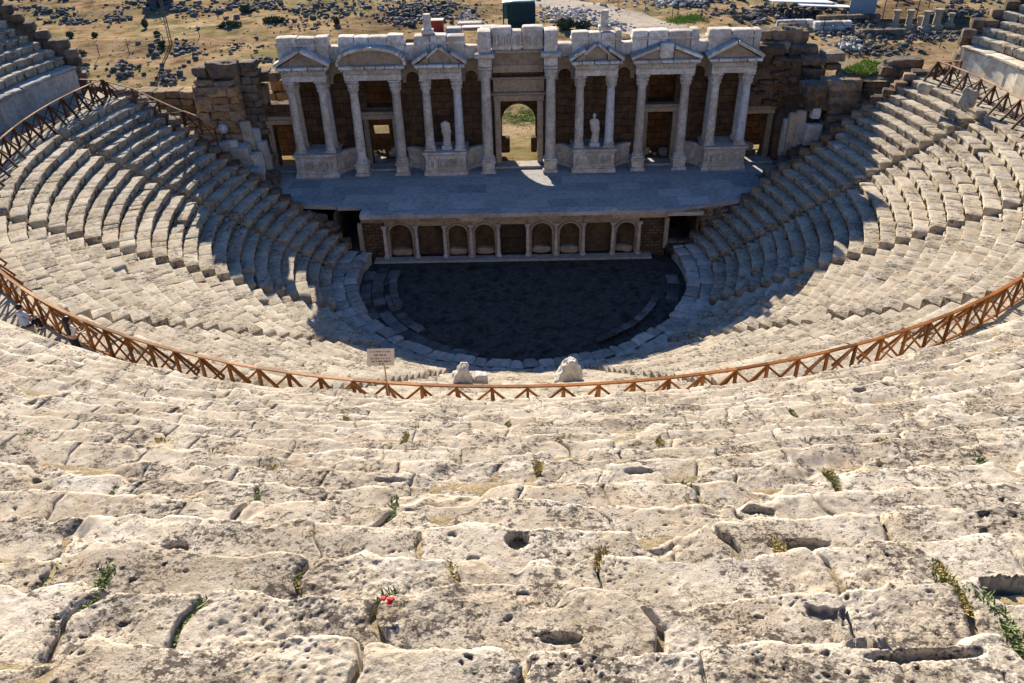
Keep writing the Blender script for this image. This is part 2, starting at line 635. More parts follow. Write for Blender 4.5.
def split_arc(a0, a1, r, lo, hi, rng):
    L = (a1-a0)*r
    cuts, s = [0.0], 0.0
    while L-s > hi:
        s += rng.uniform(lo, hi)
        cuts.append(s)
    cuts.append(L)
    if len(cuts) > 2 and cuts[-1]-cuts[-2] < lo*.5:
        cuts.pop(-2)
    return [a0+c/r for c in cuts]


NROW, R0, TREAD, RISE, Z0 = 22, 12.8, 0.727, 0.459, 1.0
STAIRS = [rad(v) for v in (-89.5, -63.8, -38.3, -13, 13, 38.3, 63.8, 89.5)]
EDGE = [rad(-106)]+STAIRS+[rad(106)]
WEDGE_LABEL = [
    'lower wedge of stone seats at the left end, beside the ochre ruined pier',
    'lower wedge of seats half in shadow, second from the left end by the ruined pier',
    'sunlit lower wedge of seats behind the two people, left of the sign',
    'lower wedge of seats behind the small notice board, its foot in shadow',
    'central lower wedge of seats, straight below the middle of the wooden fence',
    'lower wedge of seats right of centre, running up behind the orange fence',
    'sunlit lower wedge of seats with grass tufts on the right side',
    'lower wedge of right-hand seats crossed by the shadow edge',
    'lower wedge of seats at the right end, under the rounded dark ruin']
for w in range(9):
    hw = .47
    root = thing('seating_wedge', tuple(pol((EDGE[w]+EDGE[w+1])/2, R0, 0)), WEDGE_LABEL[w], 'seating', 'wedges of seats in the lower tier')
    for k in range(NROW):
        rng = np.random.default_rng(1000+w*50+k)
        rf, zt = R0+TREAD*k, Z0+RISE*(k+1)
        a0 = EDGE[w]+(hw/rf if w > 0 else rng.uniform(-.03, .02))
        a1 = EDGE[w+1]-(hw/rf if w < 8 else rng.uniform(-.03, .02))
        mb = MB()
        cuts = split_arc(a0, a1, rf, .6, 1.9, rng)
        for c0, c1 in zip(cuts[:-1], cuts[1:]):
            g = max(.002, rng.normal(.006, .007))/rf
            wear = 1.0 if rng.random() < .88 else 2.6
            if rng.random() < .02:
                continue
            seat_block(mb, c0+g, c1-g, rf, TREAD, zt, .52, .17, .026, rng, wear)
        # rough bedding under the stones
        seat_block(mb, a0+.01/rf, a1-.01/rf, rf+.14, TREAD-.1, zt-.17, .5, .6, .03, rng, .3)
        mb.build('seat_row', M['seat'], root, smooth=40, recalc=False)

STAIR_LABEL = ['radial stair at the left end wedge, nearest the ruined pier', 'radial stair on the left, between the shaded wedge and the sunlit wedge',
               'radial stair left of the notice board', 'radial stair just left of the middle of the fence', 'radial stair just right of the middle of the fence',
               'radial stair on the right, its foot in shadow, behind the orange fence', 'sunlit radial stair on the right above the shadow edge',
               'radial stair at the right end wedge, below the rounded ruin']
for i, az in enumerate(STAIRS):
    root = thing('stairway', tuple(pol(az, R0, Z0)), 'narrow worn '+STAIR_LABEL[i], 'stairway', 'radial stairways')
    rng = np.random.default_rng(3000+i)
    for k in range(NROW*2):
        rf = R0+TREAD*k/2-.03
        zt = Z0+RISE*(k/2)-.13
        mb = MB()
        hwid = .45/(rf+.2)
        seat_block(mb, az-hwid, az+hwid, rf, TREAD/2+.06, zt, .45, .26, .035, rng, 1.0,
                   [(.46, 0), (.2, 0), (.04, -.01), (0, -.05), (.01, -.2), (.02, -.45)])
        mb.build('step', M['seat'], root, smooth=40, recalc=False)


def ring(mb, prof, a0, a1, da, amp=0.0, fr=1.0, tint=0.0, seed=0):
    n = max(2, int((a1-a0)/da))
    az = np.linspace(a0, a1, n+1)
    pr = np.array(prof)
    nv = len(pr)
    A, Pr = np.repeat(az, nv), np.tile(pr, (n+1, 1))
    P = np.c_[CX+Pr[:, 0]*np.sin(A), CY-Pr[:, 0]*np.cos(A), Pr[:, 1]]
    if amp:
        P[:, 2] += amp*fbm(P*fr, 3, seed)
    i, j = np.meshgrid(np.arange(n), np.arange(nv-1), indexing='ij')
    k = (i*nv+j).ravel()
    mb.add(P, np.c_[k, k+1, k+nv+1, k+nv], tint)


# walkway between the tiers
mb = MB()
ring(mb, [(28.7, 10.6), (28.72, 11.14), (29.2, 11.17), (30.2, 11.19), (31.2, 11.2), (32.3, 11.2)], rad(-106), rad(106), rad(.8), .05, 1.3)
tag(mb.build('walkway', M['seat'], smooth=40), kind='structure')

# podium ledge around the orchestra
root = thing('podium', tuple(pol(0, 11.1, 0)), 'broad cracked stone ledge and low wall ringing the dark orchestra', 'podium')
mb = MB()
rng = np.random.default_rng(77)
for rr0, rr1, zz in ((11.1, 11.95, Z0), (11.97, 12.95, Z0+.02)):
    cuts = split_arc(rad(-105), rad(105), rr0, .5, 1.5, rng)
    for c0, c1 in zip(cuts[:-1], cuts[1:]):
        if rng.random() > .05:
            seat_block(mb, c0+.012/rr0, c1-.012/rr0, rr0+rng.uniform(-.05, .12), rr1-rr0-.09, zz+rng.uniform(-.05, .03), .3, .16, .06, rng, 2.2)
ring(mb, [(12.95, .84), (12.0, .82), (11.25, .80)], rad(-105), rad(105), rad(2), .05, 1.0)
mb.build('ledge', M['slab'], root, smooth=40, recalc=False)
mb = MB()
for zz in (.72, .36):
    cuts = split_arc(rad(-105), rad(105), 11.1, .8, 1.6, rng)
    for c0, c1 in zip(cuts[:-1], cuts[1:]):
        seat_block(mb, c0+.005/11, c1-.005/11, 11.17, .4, zz, .42, .3, .02, rng, .8, [(.4, 0), (.03, 0), (0, -.03), (0, -.2), (0, -.45)])
mb.build('wall', M['slab'], root, smooth=40, recalc=False)

# orchestra floor, paving band and broken kerbs
mb = MB()
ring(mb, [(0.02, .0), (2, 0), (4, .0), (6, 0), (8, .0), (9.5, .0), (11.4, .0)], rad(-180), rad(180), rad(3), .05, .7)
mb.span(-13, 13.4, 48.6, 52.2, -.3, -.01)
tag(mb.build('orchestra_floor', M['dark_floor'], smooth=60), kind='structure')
mb = MB()
rng = np.random.default_rng(5)
for rr0, rr1, az0, az1, dens in ((8.75, 9.45, -100, -42, .8), (9.5, 10.3, -101, -16, .75), (10.35, 11.05, -98, 34, .6), (9.9, 10.7, 62, 96, .45)):
    cuts = split_arc(rad(az0), rad(az1), rr0, .5, 1.1, rng)
    for c0, c1 in zip(cuts[:-1], cuts[1:]):
        if rng.random() < dens:
            seat_block(mb, c0+.012/rr0, c1-.012/rr0, rr0, rr1-rr0-.07, .13+rng.uniform(-.03, .05), .25, .25, .025, rng, 1.2)
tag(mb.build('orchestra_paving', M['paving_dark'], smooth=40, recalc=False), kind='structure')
for (az0, az1, rr, hh, lab) in ((-98, -66, 8.55, .36, 'low broken line of kerb stones on the left of the orchestra floor'),
                                (28, 72, 9.0, .3, 'curved low kerb of pale stones standing on the right of the orchestra floor')):
    mb = MB()
    cuts = split_arc(rad(az0), rad(az1), rr, .5, 1.0, rng)
    for c0, c1 in zip(cuts[:-1], cuts[1:]):
        seat_block(mb, c0+.01/rr, c1-.01/rr, rr, .45, hh+rng.uniform(-.04, .04), hh, .2, .03, rng, 1.2)
    tag(mb.build('kerb', M['paving_dark'], loc=tuple(pol(rad((az0+az1)/2), rr, 0)), smooth=40, recalc=False), lab, 'kerb')

# ------------------------------------------------------------------ upper tier
UT, UR, UR0, UZ0 = .754, .475, 32.2, 14.2
NUP = 22
SLOPE = UR/UT


def fg_hit(px, py):
    """where a ray of the photograph meets the near upper rows (mean slope)"""
    d = ray(px, py)
    t = 1.0
    for t in np.arange(1.5, 40, .01):
        p = CAM+d*t
        r = math.hypot(p[0]-CX, p[1]-CY)
        k = math.floor((r-UR0)/UT)
        if p[2] < UZ0+UR*k:
            return p, r, math.atan2(p[0]-CX, -(p[1]-CY)), k
    return p, r, math.atan2(p[0]-CX, -(p[1]-CY)), k


JPX = [(390, 507), (430, 545), (447, 572), (95, 587), (187, 627), (388, 628), (232, 497), (240, 520), (690, 494), (955, 590), (1014, 630), (560, 470), (640, 600),
       (830, 560), (255, 497), (538, 468), (835, 478), (780, 545), (720, 520), (300, 560), (60, 560), (880, 520), (345, 655), (515, 662)]
JOINT = {}
for q in JPX:
    p, r, az, k = fg_hit(*q)
    JOINT.setdefault(k, []).append(az)
HOLES = []
p, r, az, k = fg_hit(517, 541)
HOLES.append((p[0], p[1], .10, .10, .24))
p, r, az, k = fg_hit(1010, 588)
HOLES.append((p[0], p[1], .17, .13, .36))
for (qx, qy, ra, rb, dp) in ((175, 548, .10, .08, .1), (755, 508, .13, .05, .09), (905, 640, .35, .05, .08), (925, 655, .3, .04, .07), (800, 545, .28, .06, .07), (660, 603, .1, .05, .06),
                             (30, 403, .12, .1, .15), (130, 402, .12, .1, .12), (640, 470, .2, .05, .05), (40, 480, .1, .08, .1),
                             (768, 510, .08, .05, .07), (560, 640, .14, .04, .05), (390, 480, .2, .04, .06), (860, 390, .15, .08, .08)):
    p, r, az, k = fg_hit(qx, qy)
    HOLES.append((p[0], p[1], ra, rb, dp))


def weather(P, top):
    """height loss of the eroded travertine at world points, and how deep inside a pit each point lies"""
    xy = P[:, :2]
    big = fbm(np.c_[xy*.55, P[:, 2]*.2], 4, 21)
    mid = fbm(P*2.2, 4, 31)
    fine = fbm(P*9.0, 4, 41, .6)
    tiny = fbm(P*30.0, 3, 47, .6)
    rough = sstep(-.12, .35, fbm(P*.8+5, 4, 51))
    h = .013*mid+.010*fine*(.4+.7*rough)+.0055*tiny*(.5+1.3*rough)
    h += -.025*sstep(.1, .5, big)
    ridg = 1-np.abs(fbm(P*4.2+3, 4, 61))*2.2
    h -= rough*.008*sstep(.45, .95, ridg)
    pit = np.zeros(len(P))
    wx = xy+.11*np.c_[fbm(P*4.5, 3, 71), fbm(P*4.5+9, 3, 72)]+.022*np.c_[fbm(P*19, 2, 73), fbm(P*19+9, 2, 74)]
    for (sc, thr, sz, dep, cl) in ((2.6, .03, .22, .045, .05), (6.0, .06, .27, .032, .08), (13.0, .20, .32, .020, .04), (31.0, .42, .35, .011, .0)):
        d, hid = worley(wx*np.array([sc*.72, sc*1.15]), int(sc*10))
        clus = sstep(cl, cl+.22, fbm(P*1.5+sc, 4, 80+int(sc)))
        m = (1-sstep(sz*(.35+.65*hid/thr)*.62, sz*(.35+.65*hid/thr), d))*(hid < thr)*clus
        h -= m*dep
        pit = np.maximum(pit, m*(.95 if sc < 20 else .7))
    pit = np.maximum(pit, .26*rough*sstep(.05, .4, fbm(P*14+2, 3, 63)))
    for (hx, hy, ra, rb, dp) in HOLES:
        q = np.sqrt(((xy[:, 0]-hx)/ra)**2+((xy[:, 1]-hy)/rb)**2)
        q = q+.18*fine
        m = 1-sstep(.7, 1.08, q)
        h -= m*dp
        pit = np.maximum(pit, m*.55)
    return np.where(top, h, h*.35), pit


def big_block(mb, a0, a1, k, res, rng, j0, j1):
    rf, zt = UR0+UT*k, UZ0+UR*k
    depth = UT+.12
    L = (a1-a0)*rf
    nu = max(3, int(math.ceil(L/res)))
    nt = max(4, int(math.ceil(depth/res)))
    pr = [(depth*(1-i/nt), 0.0) for i in range(nt)]
    pr = [p for p in pr if p[0] > .02]
    pr += [(.0, -.012), (-.012, -.045), (-.012, -.1), (.0, -.17), (.04, -.26), (.06, -.50)]
    pr = np.array(pr)
    nv = len(pr)
    us = np.concatenate(([0], np.linspace(0, 1, nu+1), [1]))
    nw = len(us)
    Uu, Pr = np.repeat(us, nv), np.tile(pr, (nw, 1))
    dr, dz = Pr[:, 0].copy(), Pr[:, 1].copy()
    col = np.repeat(np.arange(nw), nv)
    endc = (col == 0) | (col == nw-1)
    a = a0+(a1-a0)*Uu
    P0 = np.c_[CX+(rf+dr)*np.sin(a), CY-(rf+dr)*np.cos(a), np.full(len(a), zt)]
    # joints wander with depth, the same for both neighbours
    wob = lambda j: .17*fbm(np.c_[dr*2.2+j*7.7, np.full(len(dr), j*3.1), np.zeros(len(dr))], 3, 91)
    a = a+((1-Uu)**2*wob(j0)+Uu**2*wob(j1))/rf
    front = np.clip(1-dr/depth, 0, 1)
    dr = dr+front**1.5*(.15*fbm(P0*.9+7, 3, 95)+.085*fbm(P0*3.2, 4, 97)+rng.normal(0, .014))
    bite = sstep(.12, .42, fbm(P0*1.05+40, 4, 111))
    dr = dr+front**1.2*bite*.16
    e = np.minimum(Uu, 1-Uu)*L
    ew = .010+.022*(fbm(P0*3.1, 3, 99)+.5)
    top = ~endc & (dz > -.09)
    hz = -np.exp(-(e/np.maximum(ew, .008))**2)*.024
    nose = np.clip(dr, 0, 9)
    nw_ = .022+.045*(fbm(P0*1.7+2, 3, 101)+.4)
    hz -= np.exp(-(nose/np.maximum(nw_, .02))**2)*(.006+.014*np.clip(fbm(P0*2.3, 2, 103), 0, 1)*2)
    hz -= sstep(depth-.14, depth, dr)*.06
    hz -= front**2*bite*.05*(1+fbm(P0*6, 2, 113))
    w, pit = weather(np.c_[CX+(rf+dr)*np.sin(a), CY-(rf+dr)*np.cos(a), zt+dz], top)
    hz = hz+w+(Uu-.5)*L*rng.normal(0, .007)+(dr-.35)*rng.normal(.0, .014)+rng.normal(0, .007)
    dzz = np.where(endc, -.5, dz+hz)
    V = np.c_[CX+(rf+dr)*np.sin(a), CY-(rf+dr)*np.cos(a), zt+dzz]
    i, j = np.meshgrid(np.arange(nw-1), np.arange(nv-1), indexing='ij')
    kk = (i*nv+j).ravel()
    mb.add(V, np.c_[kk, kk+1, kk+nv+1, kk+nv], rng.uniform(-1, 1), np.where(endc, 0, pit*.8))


near = thing('upper_seating', tuple(pol(0, UR0, UZ0)), 'heavily eroded cream travertine rows of the upper tier in the foreground', 'seating')
for k in range(NUP):
    rng = np.random.default_rng(5000+k)
    rf, zt = UR0+UT*k, UZ0+UR*k
    d = 48.5-rf
    res = min(.05, max(.0085, .0030*d))
    half = min(rad(47), (0.80*(max(d, .6)*1.15+1.0)+1.6)/rf)
    cuts = split_arc(-half, half, rf, .75, 1.65, rng)
    for q in JOINT.get(k, []):
        i = int(np.argmin([abs(c-q) for c in cuts[1:-1]]))+1
        cuts[i] = q
    cuts = sorted(cuts)
    cuts = [c for i, c in enumerate(cuts) if i == 0 or (c-cuts[i-1])*rf > .3]
    fill = MB()
    n = max(8, int(2*half*rf/.12))
    ring(fill, [(rf+UT+.15, zt-.09), (rf+.5, zt-.06), (rf+.25, zt-.055), (rf+.1, zt-.09), (rf+.09, zt-.6)], -half, half, 2*half/n, .045, 5, 0, 7)
    nearrow = k >= 13
    if nearrow:
        row = fill.build('seat_row', M['soil'], near, smooth=60, recalc=False)
    blocks = MB()
    for i, (c0, c1) in enumerate(zip(cuts[:-1], cuts[1:])):
        g = (.0015+max(0, rng.normal(-.004, .012)))/rf
        forced = any(abs(c0-q) < 1e-6 for q in JOINT.get(k, []))
        forced1 = any(abs(c1-q) < 1e-6 for q in JOINT.get(k, []))
        mb = MB() if nearrow else blocks
        big_block(mb, c0+(.024/rf if forced else g), c1-(.024/rf if forced1 else g), k, res, rng, k*31+i, k*31+i+1)
        if nearrow:
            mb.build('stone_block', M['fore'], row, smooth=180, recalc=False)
    # coarser stones out of the picture on both sides
    if half < rad(46):
        for sg in (-1, 1):
            b0, b1 = sorted((sg*half, sg*rad(47)))
            cc = split_arc(b0, b1, rf, 1.0, 1.8, rng)
            for c0, c1 in zip(cc[:-1], cc[1:]):
                seat_block(blocks, c0+.012/rf, c1-.012/rf, rf, UT, zt, .5, .2, .05, rng, 1.5)
    if nearrow:
        if blocks.n:
            blocks.build('row_end', M['fore'], row, smooth=50, recalc=False)
    else:
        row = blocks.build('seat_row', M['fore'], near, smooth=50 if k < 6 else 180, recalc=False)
        fill.build('soil_fill', M['soil'], row, smooth=60, recalc=False)

FARZ = 13.62
for (d0, d1, lab) in ((-106, -83, 'grey upper tier rows above the smooth retaining wall at the left edge'),
                      (-82.4, -47.3, 'upper tier rows along the left side, past the frame edge'),
                      (47.3, 82.4, 'upper tier rows along the right side, past the frame edge'),
                      (83, 106, 'sunlit upper tier rows above the cream retaining wall at the right edge')):
    root = thing('upper_wedge', tuple(pol(rad((d0+d1)/2), UR0, 13)), lab, 'seating', 'wedges of seats in the upper tier')
    far = abs(d0) > 82 and abs(d1) > 82
    for k in range(16):
        rng = np.random.default_rng(int(7000+d0*10+k))
        rf = UR0+.3+.73*k
        f = 0 if far else .5
        zt = FARZ+f+.459*k
        e0, e1 = rad(d0), rad(d1)
        if d0 < -100:
            e0 += rng.uniform(0, .02)+k*.004
        if d1 > 100:
            e1 += rng.uniform(-.02, .01)
        mb = MB()
        cuts = split_arc(e0, e1, rf, .7, 1.5, rng)
        for c0, c1 in zip(cuts[:-1], cuts[1:]):
            seat_block(mb, c0+.008/rf, c1-.008/rf, rf, .73, zt, .52, .2 if far else .5, .04, rng, 1.3)
        seat_block(mb, e0, e1, rf+.1, .7, zt-.17, .5, .8, .02, rng, .2)
        mb.build('seat_row', M['seat'], root, smooth=40, recalc=False)

root = thing('retaining_wall', tuple(pol(0, 31.8, 11.2)), 'tall slab-faced retaining wall behind the walkway, carrying the upper tier', 'retaining wall')
for (d0, d1, nm, zt) in ((-105, -47, 'wall', 13.05), (-47, 47, 'wall', 13.7), (47, 105.5, 'wall', 13.05)):
    mb = MB()
    rng = np.random.default_rng(int(d1+900))
    cuts = split_arc(rad(d0), rad(d1), 31.8, 1.0, 2.0, rng)
    for c0, c1 in zip(cuts[:-1], cuts[1:]):
        g = .006/31.8
        pr = [(.9, 0), (.05, 0), (0, -.03), (0, -.9), (0, -(zt-11.0))]
        seat_block(mb, c0+g, c1-g, 31.8, .9, zt-.22, zt-11.0, .4, .02, rng, .5, pr)
    o = mb.build(nm, M['slab'] if d0 < 0 else M['cream_wall'], root, smooth=40, recalc=False)
    mb = MB()
    cuts = split_arc(rad(d0), rad(d1), 31.7, 1.0, 2.2, rng)
    for c0, c1 in zip(cuts[:-1], cuts[1:]):
        seat_block(mb, c0+.006/31, c1-.006/31, 31.66, .95, zt, .22, .3, .03, rng, 1.0, [(.9, 0), (.4, 0), (.06, 0), (0, -.04), (0, -.16), (.1, -.22)])
    mb.build('coping', {-105: M['slab'], -47: M['seat'], 47: M['cream_wall']}[d0], root, smooth=40, recalc=False)
for sg, lab in ((-1, 'ragged end wall of the upper tier on the left'), (1, 'ragged end wall of the upper tier on the right')):
    mb = MB()
    rng = random.Random(5)
    for k in range(14):
        for zz in np.arange(11.2, FARZ+.459*k-.1, .55):
            p = pol(sg*rad(106.3)+sg*rng.uniform(0, .012), UR0+.4+.73*k, zz+.25)
            mb.rock(p, (.9, .85, .6), rz=sg*rad(-16)+rng.uniform(-.1, .1), n=3, k=7, amp=.08, tint=rng.uniform(-1, 1))
    tag(mb.build('end_wall', M['ruin'], loc=tuple(pol(sg*rad(106.3), 33, 11.2)), smooth=40), lab, 'ruined wall')

# ------------------------------------------------------------------ wooden fence along the walkway edge
FR, FZ0, FZ1 = 29.3, 11.16, 12.37
fence = thing('railing', tuple(pol(0, FR, FZ0)), 'reddish brown timber railing with crossed braces curving round the walkway edge', 'railing')
azs, a = [], 0.0
while a < rad(105):
    azs.append(a)
    a += (1.07 if a < rad(48) else 1.5)/FR
azs = [-v for v in azs[:0:-1]]+azs


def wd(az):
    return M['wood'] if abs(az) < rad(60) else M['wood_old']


def bay(p0, p1, zb0, zb1, h, mat, parent, seed):
    mb = MB()
    rr = random.Random(seed)
    p0, p1 = np.array(p0), np.array(p1)
    n = np.cross(p1-p0, (0, 0, 1.0))
    n = n/np.linalg.norm(n)*.03
    a_, b_ = p0+(0, 0, zb0), p1+(0, 0, zb1)
    mb.bar(a_+(0, 0, h-.06)+n, b_+(0, 0, .1)+n, .04, .065, rr.uniform(-1, 1))
    mb.bar(b_+(0, 0, h-.06)-n, a_+(0, 0, .1)-n, .04, .065, rr.uniform(-1, 1))
    mb.build('cross_brace', mat, parent)


for i, az in enumerate(azs):
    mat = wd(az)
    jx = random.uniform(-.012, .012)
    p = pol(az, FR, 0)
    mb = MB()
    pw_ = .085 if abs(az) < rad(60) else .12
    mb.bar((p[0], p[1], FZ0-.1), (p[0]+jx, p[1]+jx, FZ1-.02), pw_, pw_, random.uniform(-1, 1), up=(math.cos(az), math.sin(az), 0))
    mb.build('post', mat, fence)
    mb = MB()
    mb.bar(pol(az, FR-.06, FZ1-.12), pol(az, FR-1.05, 10.62), .06 if abs(az) < rad(60) else .1, .085 if abs(az) < rad(60) else .12, random.uniform(-1, 1))
    mb.build('raking_strut', mat, fence)
    if i+1 < len(azs):
        q = pol(azs[i+1], FR, 0)
        bay(p, q, FZ0, FZ0, FZ1-FZ0, mat, fence, i)
        mb = MB()
        z = FZ1+.03
        mb.bar((p[0], p[1], z), (q[0], q[1], z), .115, .05, random.uniform(-1, 1))
        mb.build('top_rail', M['rail'] if abs(az) > rad(50) or az < -rad(12) else M['wood'], fence)
        mb = MB()
        mb.bar((p[0], p[1], FZ0+.08), (q[0], q[1], FZ0+.08), .05, .07, random.uniform(-1, 1))
        mb.build('bottom_rail', mat, fence)
for sg, lab in ((-1, 'dark timber railing closing the left end of the walkway and stepping down the seats'), (1, 'dark timber railing closing the right end of the walkway')):
    az0 = azs[0] if sg < 0 else azs[-1]
    root = thing('end_railing', tuple(pol(az0, FR, FZ0)), lab, 'railing')
    runs = [[(pol(az0, r, 0), FZ0+.02) for r in (FR+.12, FR+1.0, FR+1.9)]]
    if sg < 0:
        runs.append([(pol(az0-rad(d), r, 0), z) for d, r, z in ((.2, 29.1, 11.1), (1.1, 27.6, 10.6), (2.2, 26.2, 9.7), (3.3, 24.8, 8.9))])
        q = pol(az0-rad(3.3), 24.8, 0)
        runs.append([(q+(.1, .0, 0), 8.9), (q+(1.2, -.25, 0), 8.55), (q+(2.3, -.7, 0), 7.9)])
    for run in runs:
        for i, (p, z) in enumerate(run):
            mb = MB()
            mb.bar((p[0], p[1], z-.2), (p[0], p[1], z+1.08), .1, .1, random.uniform(-1, 1), up=(1, 0, 0))
            mb.build('post', M['wood_old'], root)
            if i:
                p0, z0 = run[i-1]
                bay(p0, p, z0, z, 1.08, M['wood_old'], root, i)
                mb = MB()
                mb.bar((p0[0], p0[1], z0+1.11), (p[0], p[1], z+1.11), .13, .055)
                mb.build('top_rail', M['rail'], root)

# notice board on its pole by the railing
sp = pol(rad(-8.25), 29.42, 0)
root = thing('notice_board', (sp[0], sp[1], FZ0), 'small cream notice board with four lines of text on a thin pole at the railing', 'sign')
mb = MB()
mb.tube([(sp[0], sp[1], FZ0), (sp[0]-.02, sp[1], 13.45)], .022, 8)
mb.build('pole', M['rail'], root)
tl = rad(38)
bn = np.array((0, -math.cos(tl), math.sin(tl)))
bu = np.array((0, math.sin(tl), math.cos(tl)))
bx = np.array((1.0, 0, 0))
bc = np.array((sp[0]-.08, sp[1]-.06, 13.46))


def plate(mb, cx_, cu, w, h, off, th):
    V = []
    for o in (off, off+th):
        for (a_, b_) in ((-1, -1), (1, -1), (1, 1), (-1, 1)):
            V.append(bc+bx*(cx_+a_*w/2)+bu*(cu+b_*h/2)+bn*o)
    mb.add(V, [[0, 1, 2, 3], [4, 5, 6, 7], [0, 1, 5, 4], [1, 2, 6, 5], [2, 3, 7, 6], [3, 0, 4, 7]])


mb = MB()
plate(mb, 0, 0, .80, .50, 0, .03)
board = mb.build('board', M['signboard'], root)
rr = random.Random(3)
for (row, cu, x0, x1, m) in ((0, .16, -.32, .32, 'sign_brown'), (1, .06, -.19, .18, 'sign_black'), (2, -.04, -.30, .14, 'sign_brown'), (3, -.125, -.26, .30, 'sign_black'), (4, -.04, .16, .31, 'sign_red'), (5, -.2, -.05, .10, 'sign_black')):
    mb = MB()
    x = x0
    while x < x1-.03:
        w = rr.uniform(.02, .045)
        plate(mb, x+w/2, cu, w, .045, .03, .004)
        x += w+rr.choice((.012, .012, .035))
    mb.build('lettering', M[m], board)

# ------------------------------------------------------------------ people
def skinned(name, pts, edges, mat, parent, sub=2):
    """one continuous surface grown round a skeleton: pts = (x, y, z, rx, ry)"""
    base = np.zeros(3)
    p = parent
    while p is not None:
        base = base+np.array(p.location)
        p = p.parent
    me = bpy.data.meshes.new(name)
    me.from_pydata([tuple(np.array(q[:3])-base) for q in pts], edges, [])
    tmp = bpy.data.objects.new('tmp_skin', me)
    COL.objects.link(tmp)
    tmp.modifiers.new('s', 'SKIN')
    for i, q in enumerate(pts):
        me.skin_vertices[0].data[i].radius = (q[3], q[4])
    me.skin_vertices[0].data[0].use_root = True
    md = tmp.modifiers.new('d', 'SUBSURF')
    md.levels = md.render_levels = sub
    dg = bpy.context.evaluated_depsgraph_get()
    out = bpy.data.meshes.new_from_object(tmp.evaluated_get(dg))
    bpy.data.objects.remove(tmp)
    out.name = name
    out.shade_smooth()
    out.materials.clear()
    out.materials.append(mat)
    o = bpy.data.objects.new(name, out)
    COL.objects.link(o)
    o.parent = parent
    return o


def frame(loc, ang):
    ca, sa = math.cos(ang), math.sin(ang)
    return lambda x, y, z: (loc[0]+x*ca-y*sa, loc[1]+x*sa+y*ca, loc[2]+z)


def hand(T, pts, edges, wrist, d, side):
    """palm, four fingers and a thumb appended to a body skeleton (local coordinates)"""
    w = pts[wrist]
    L = w['l']
    k = len(pts)
    pm = (L[0]+d[0]*.08, L[1]+d[1]*.08, L[2]+d[2]*.08)
    pts.append(dict(l=pm, r=(.030, .018)))
    edges.append((wrist, k))
    for f, (off, ln) in enumerate(((-.028, .075), (-.010, .085), (.010, .08), (.027, .062))):
        a_ = (pm[0]+d[0]*ln*.55+off*side[0], pm[1]+d[1]*ln*.55+off*side[1], pm[2]+d[2]*ln*.55)
        b_ = (pm[0]+d[0]*ln+off*side[0]*1.1, pm[1]+d[1]*ln+off*side[1]*1.1, pm[2]+d[2]*ln-.012)
        i = len(pts)
        pts += [dict(l=a_, r=(.009, .009)), dict(l=b_, r=(.007, .007))]
        edges += [(k, i), (i, i+1)]
    i = len(pts)
    pts.append(dict(l=(pm[0]-.05*side[0], pm[1]-.05*side[1], pm[2]-.01), r=(.010, .010)))
    edges.append((k, i))


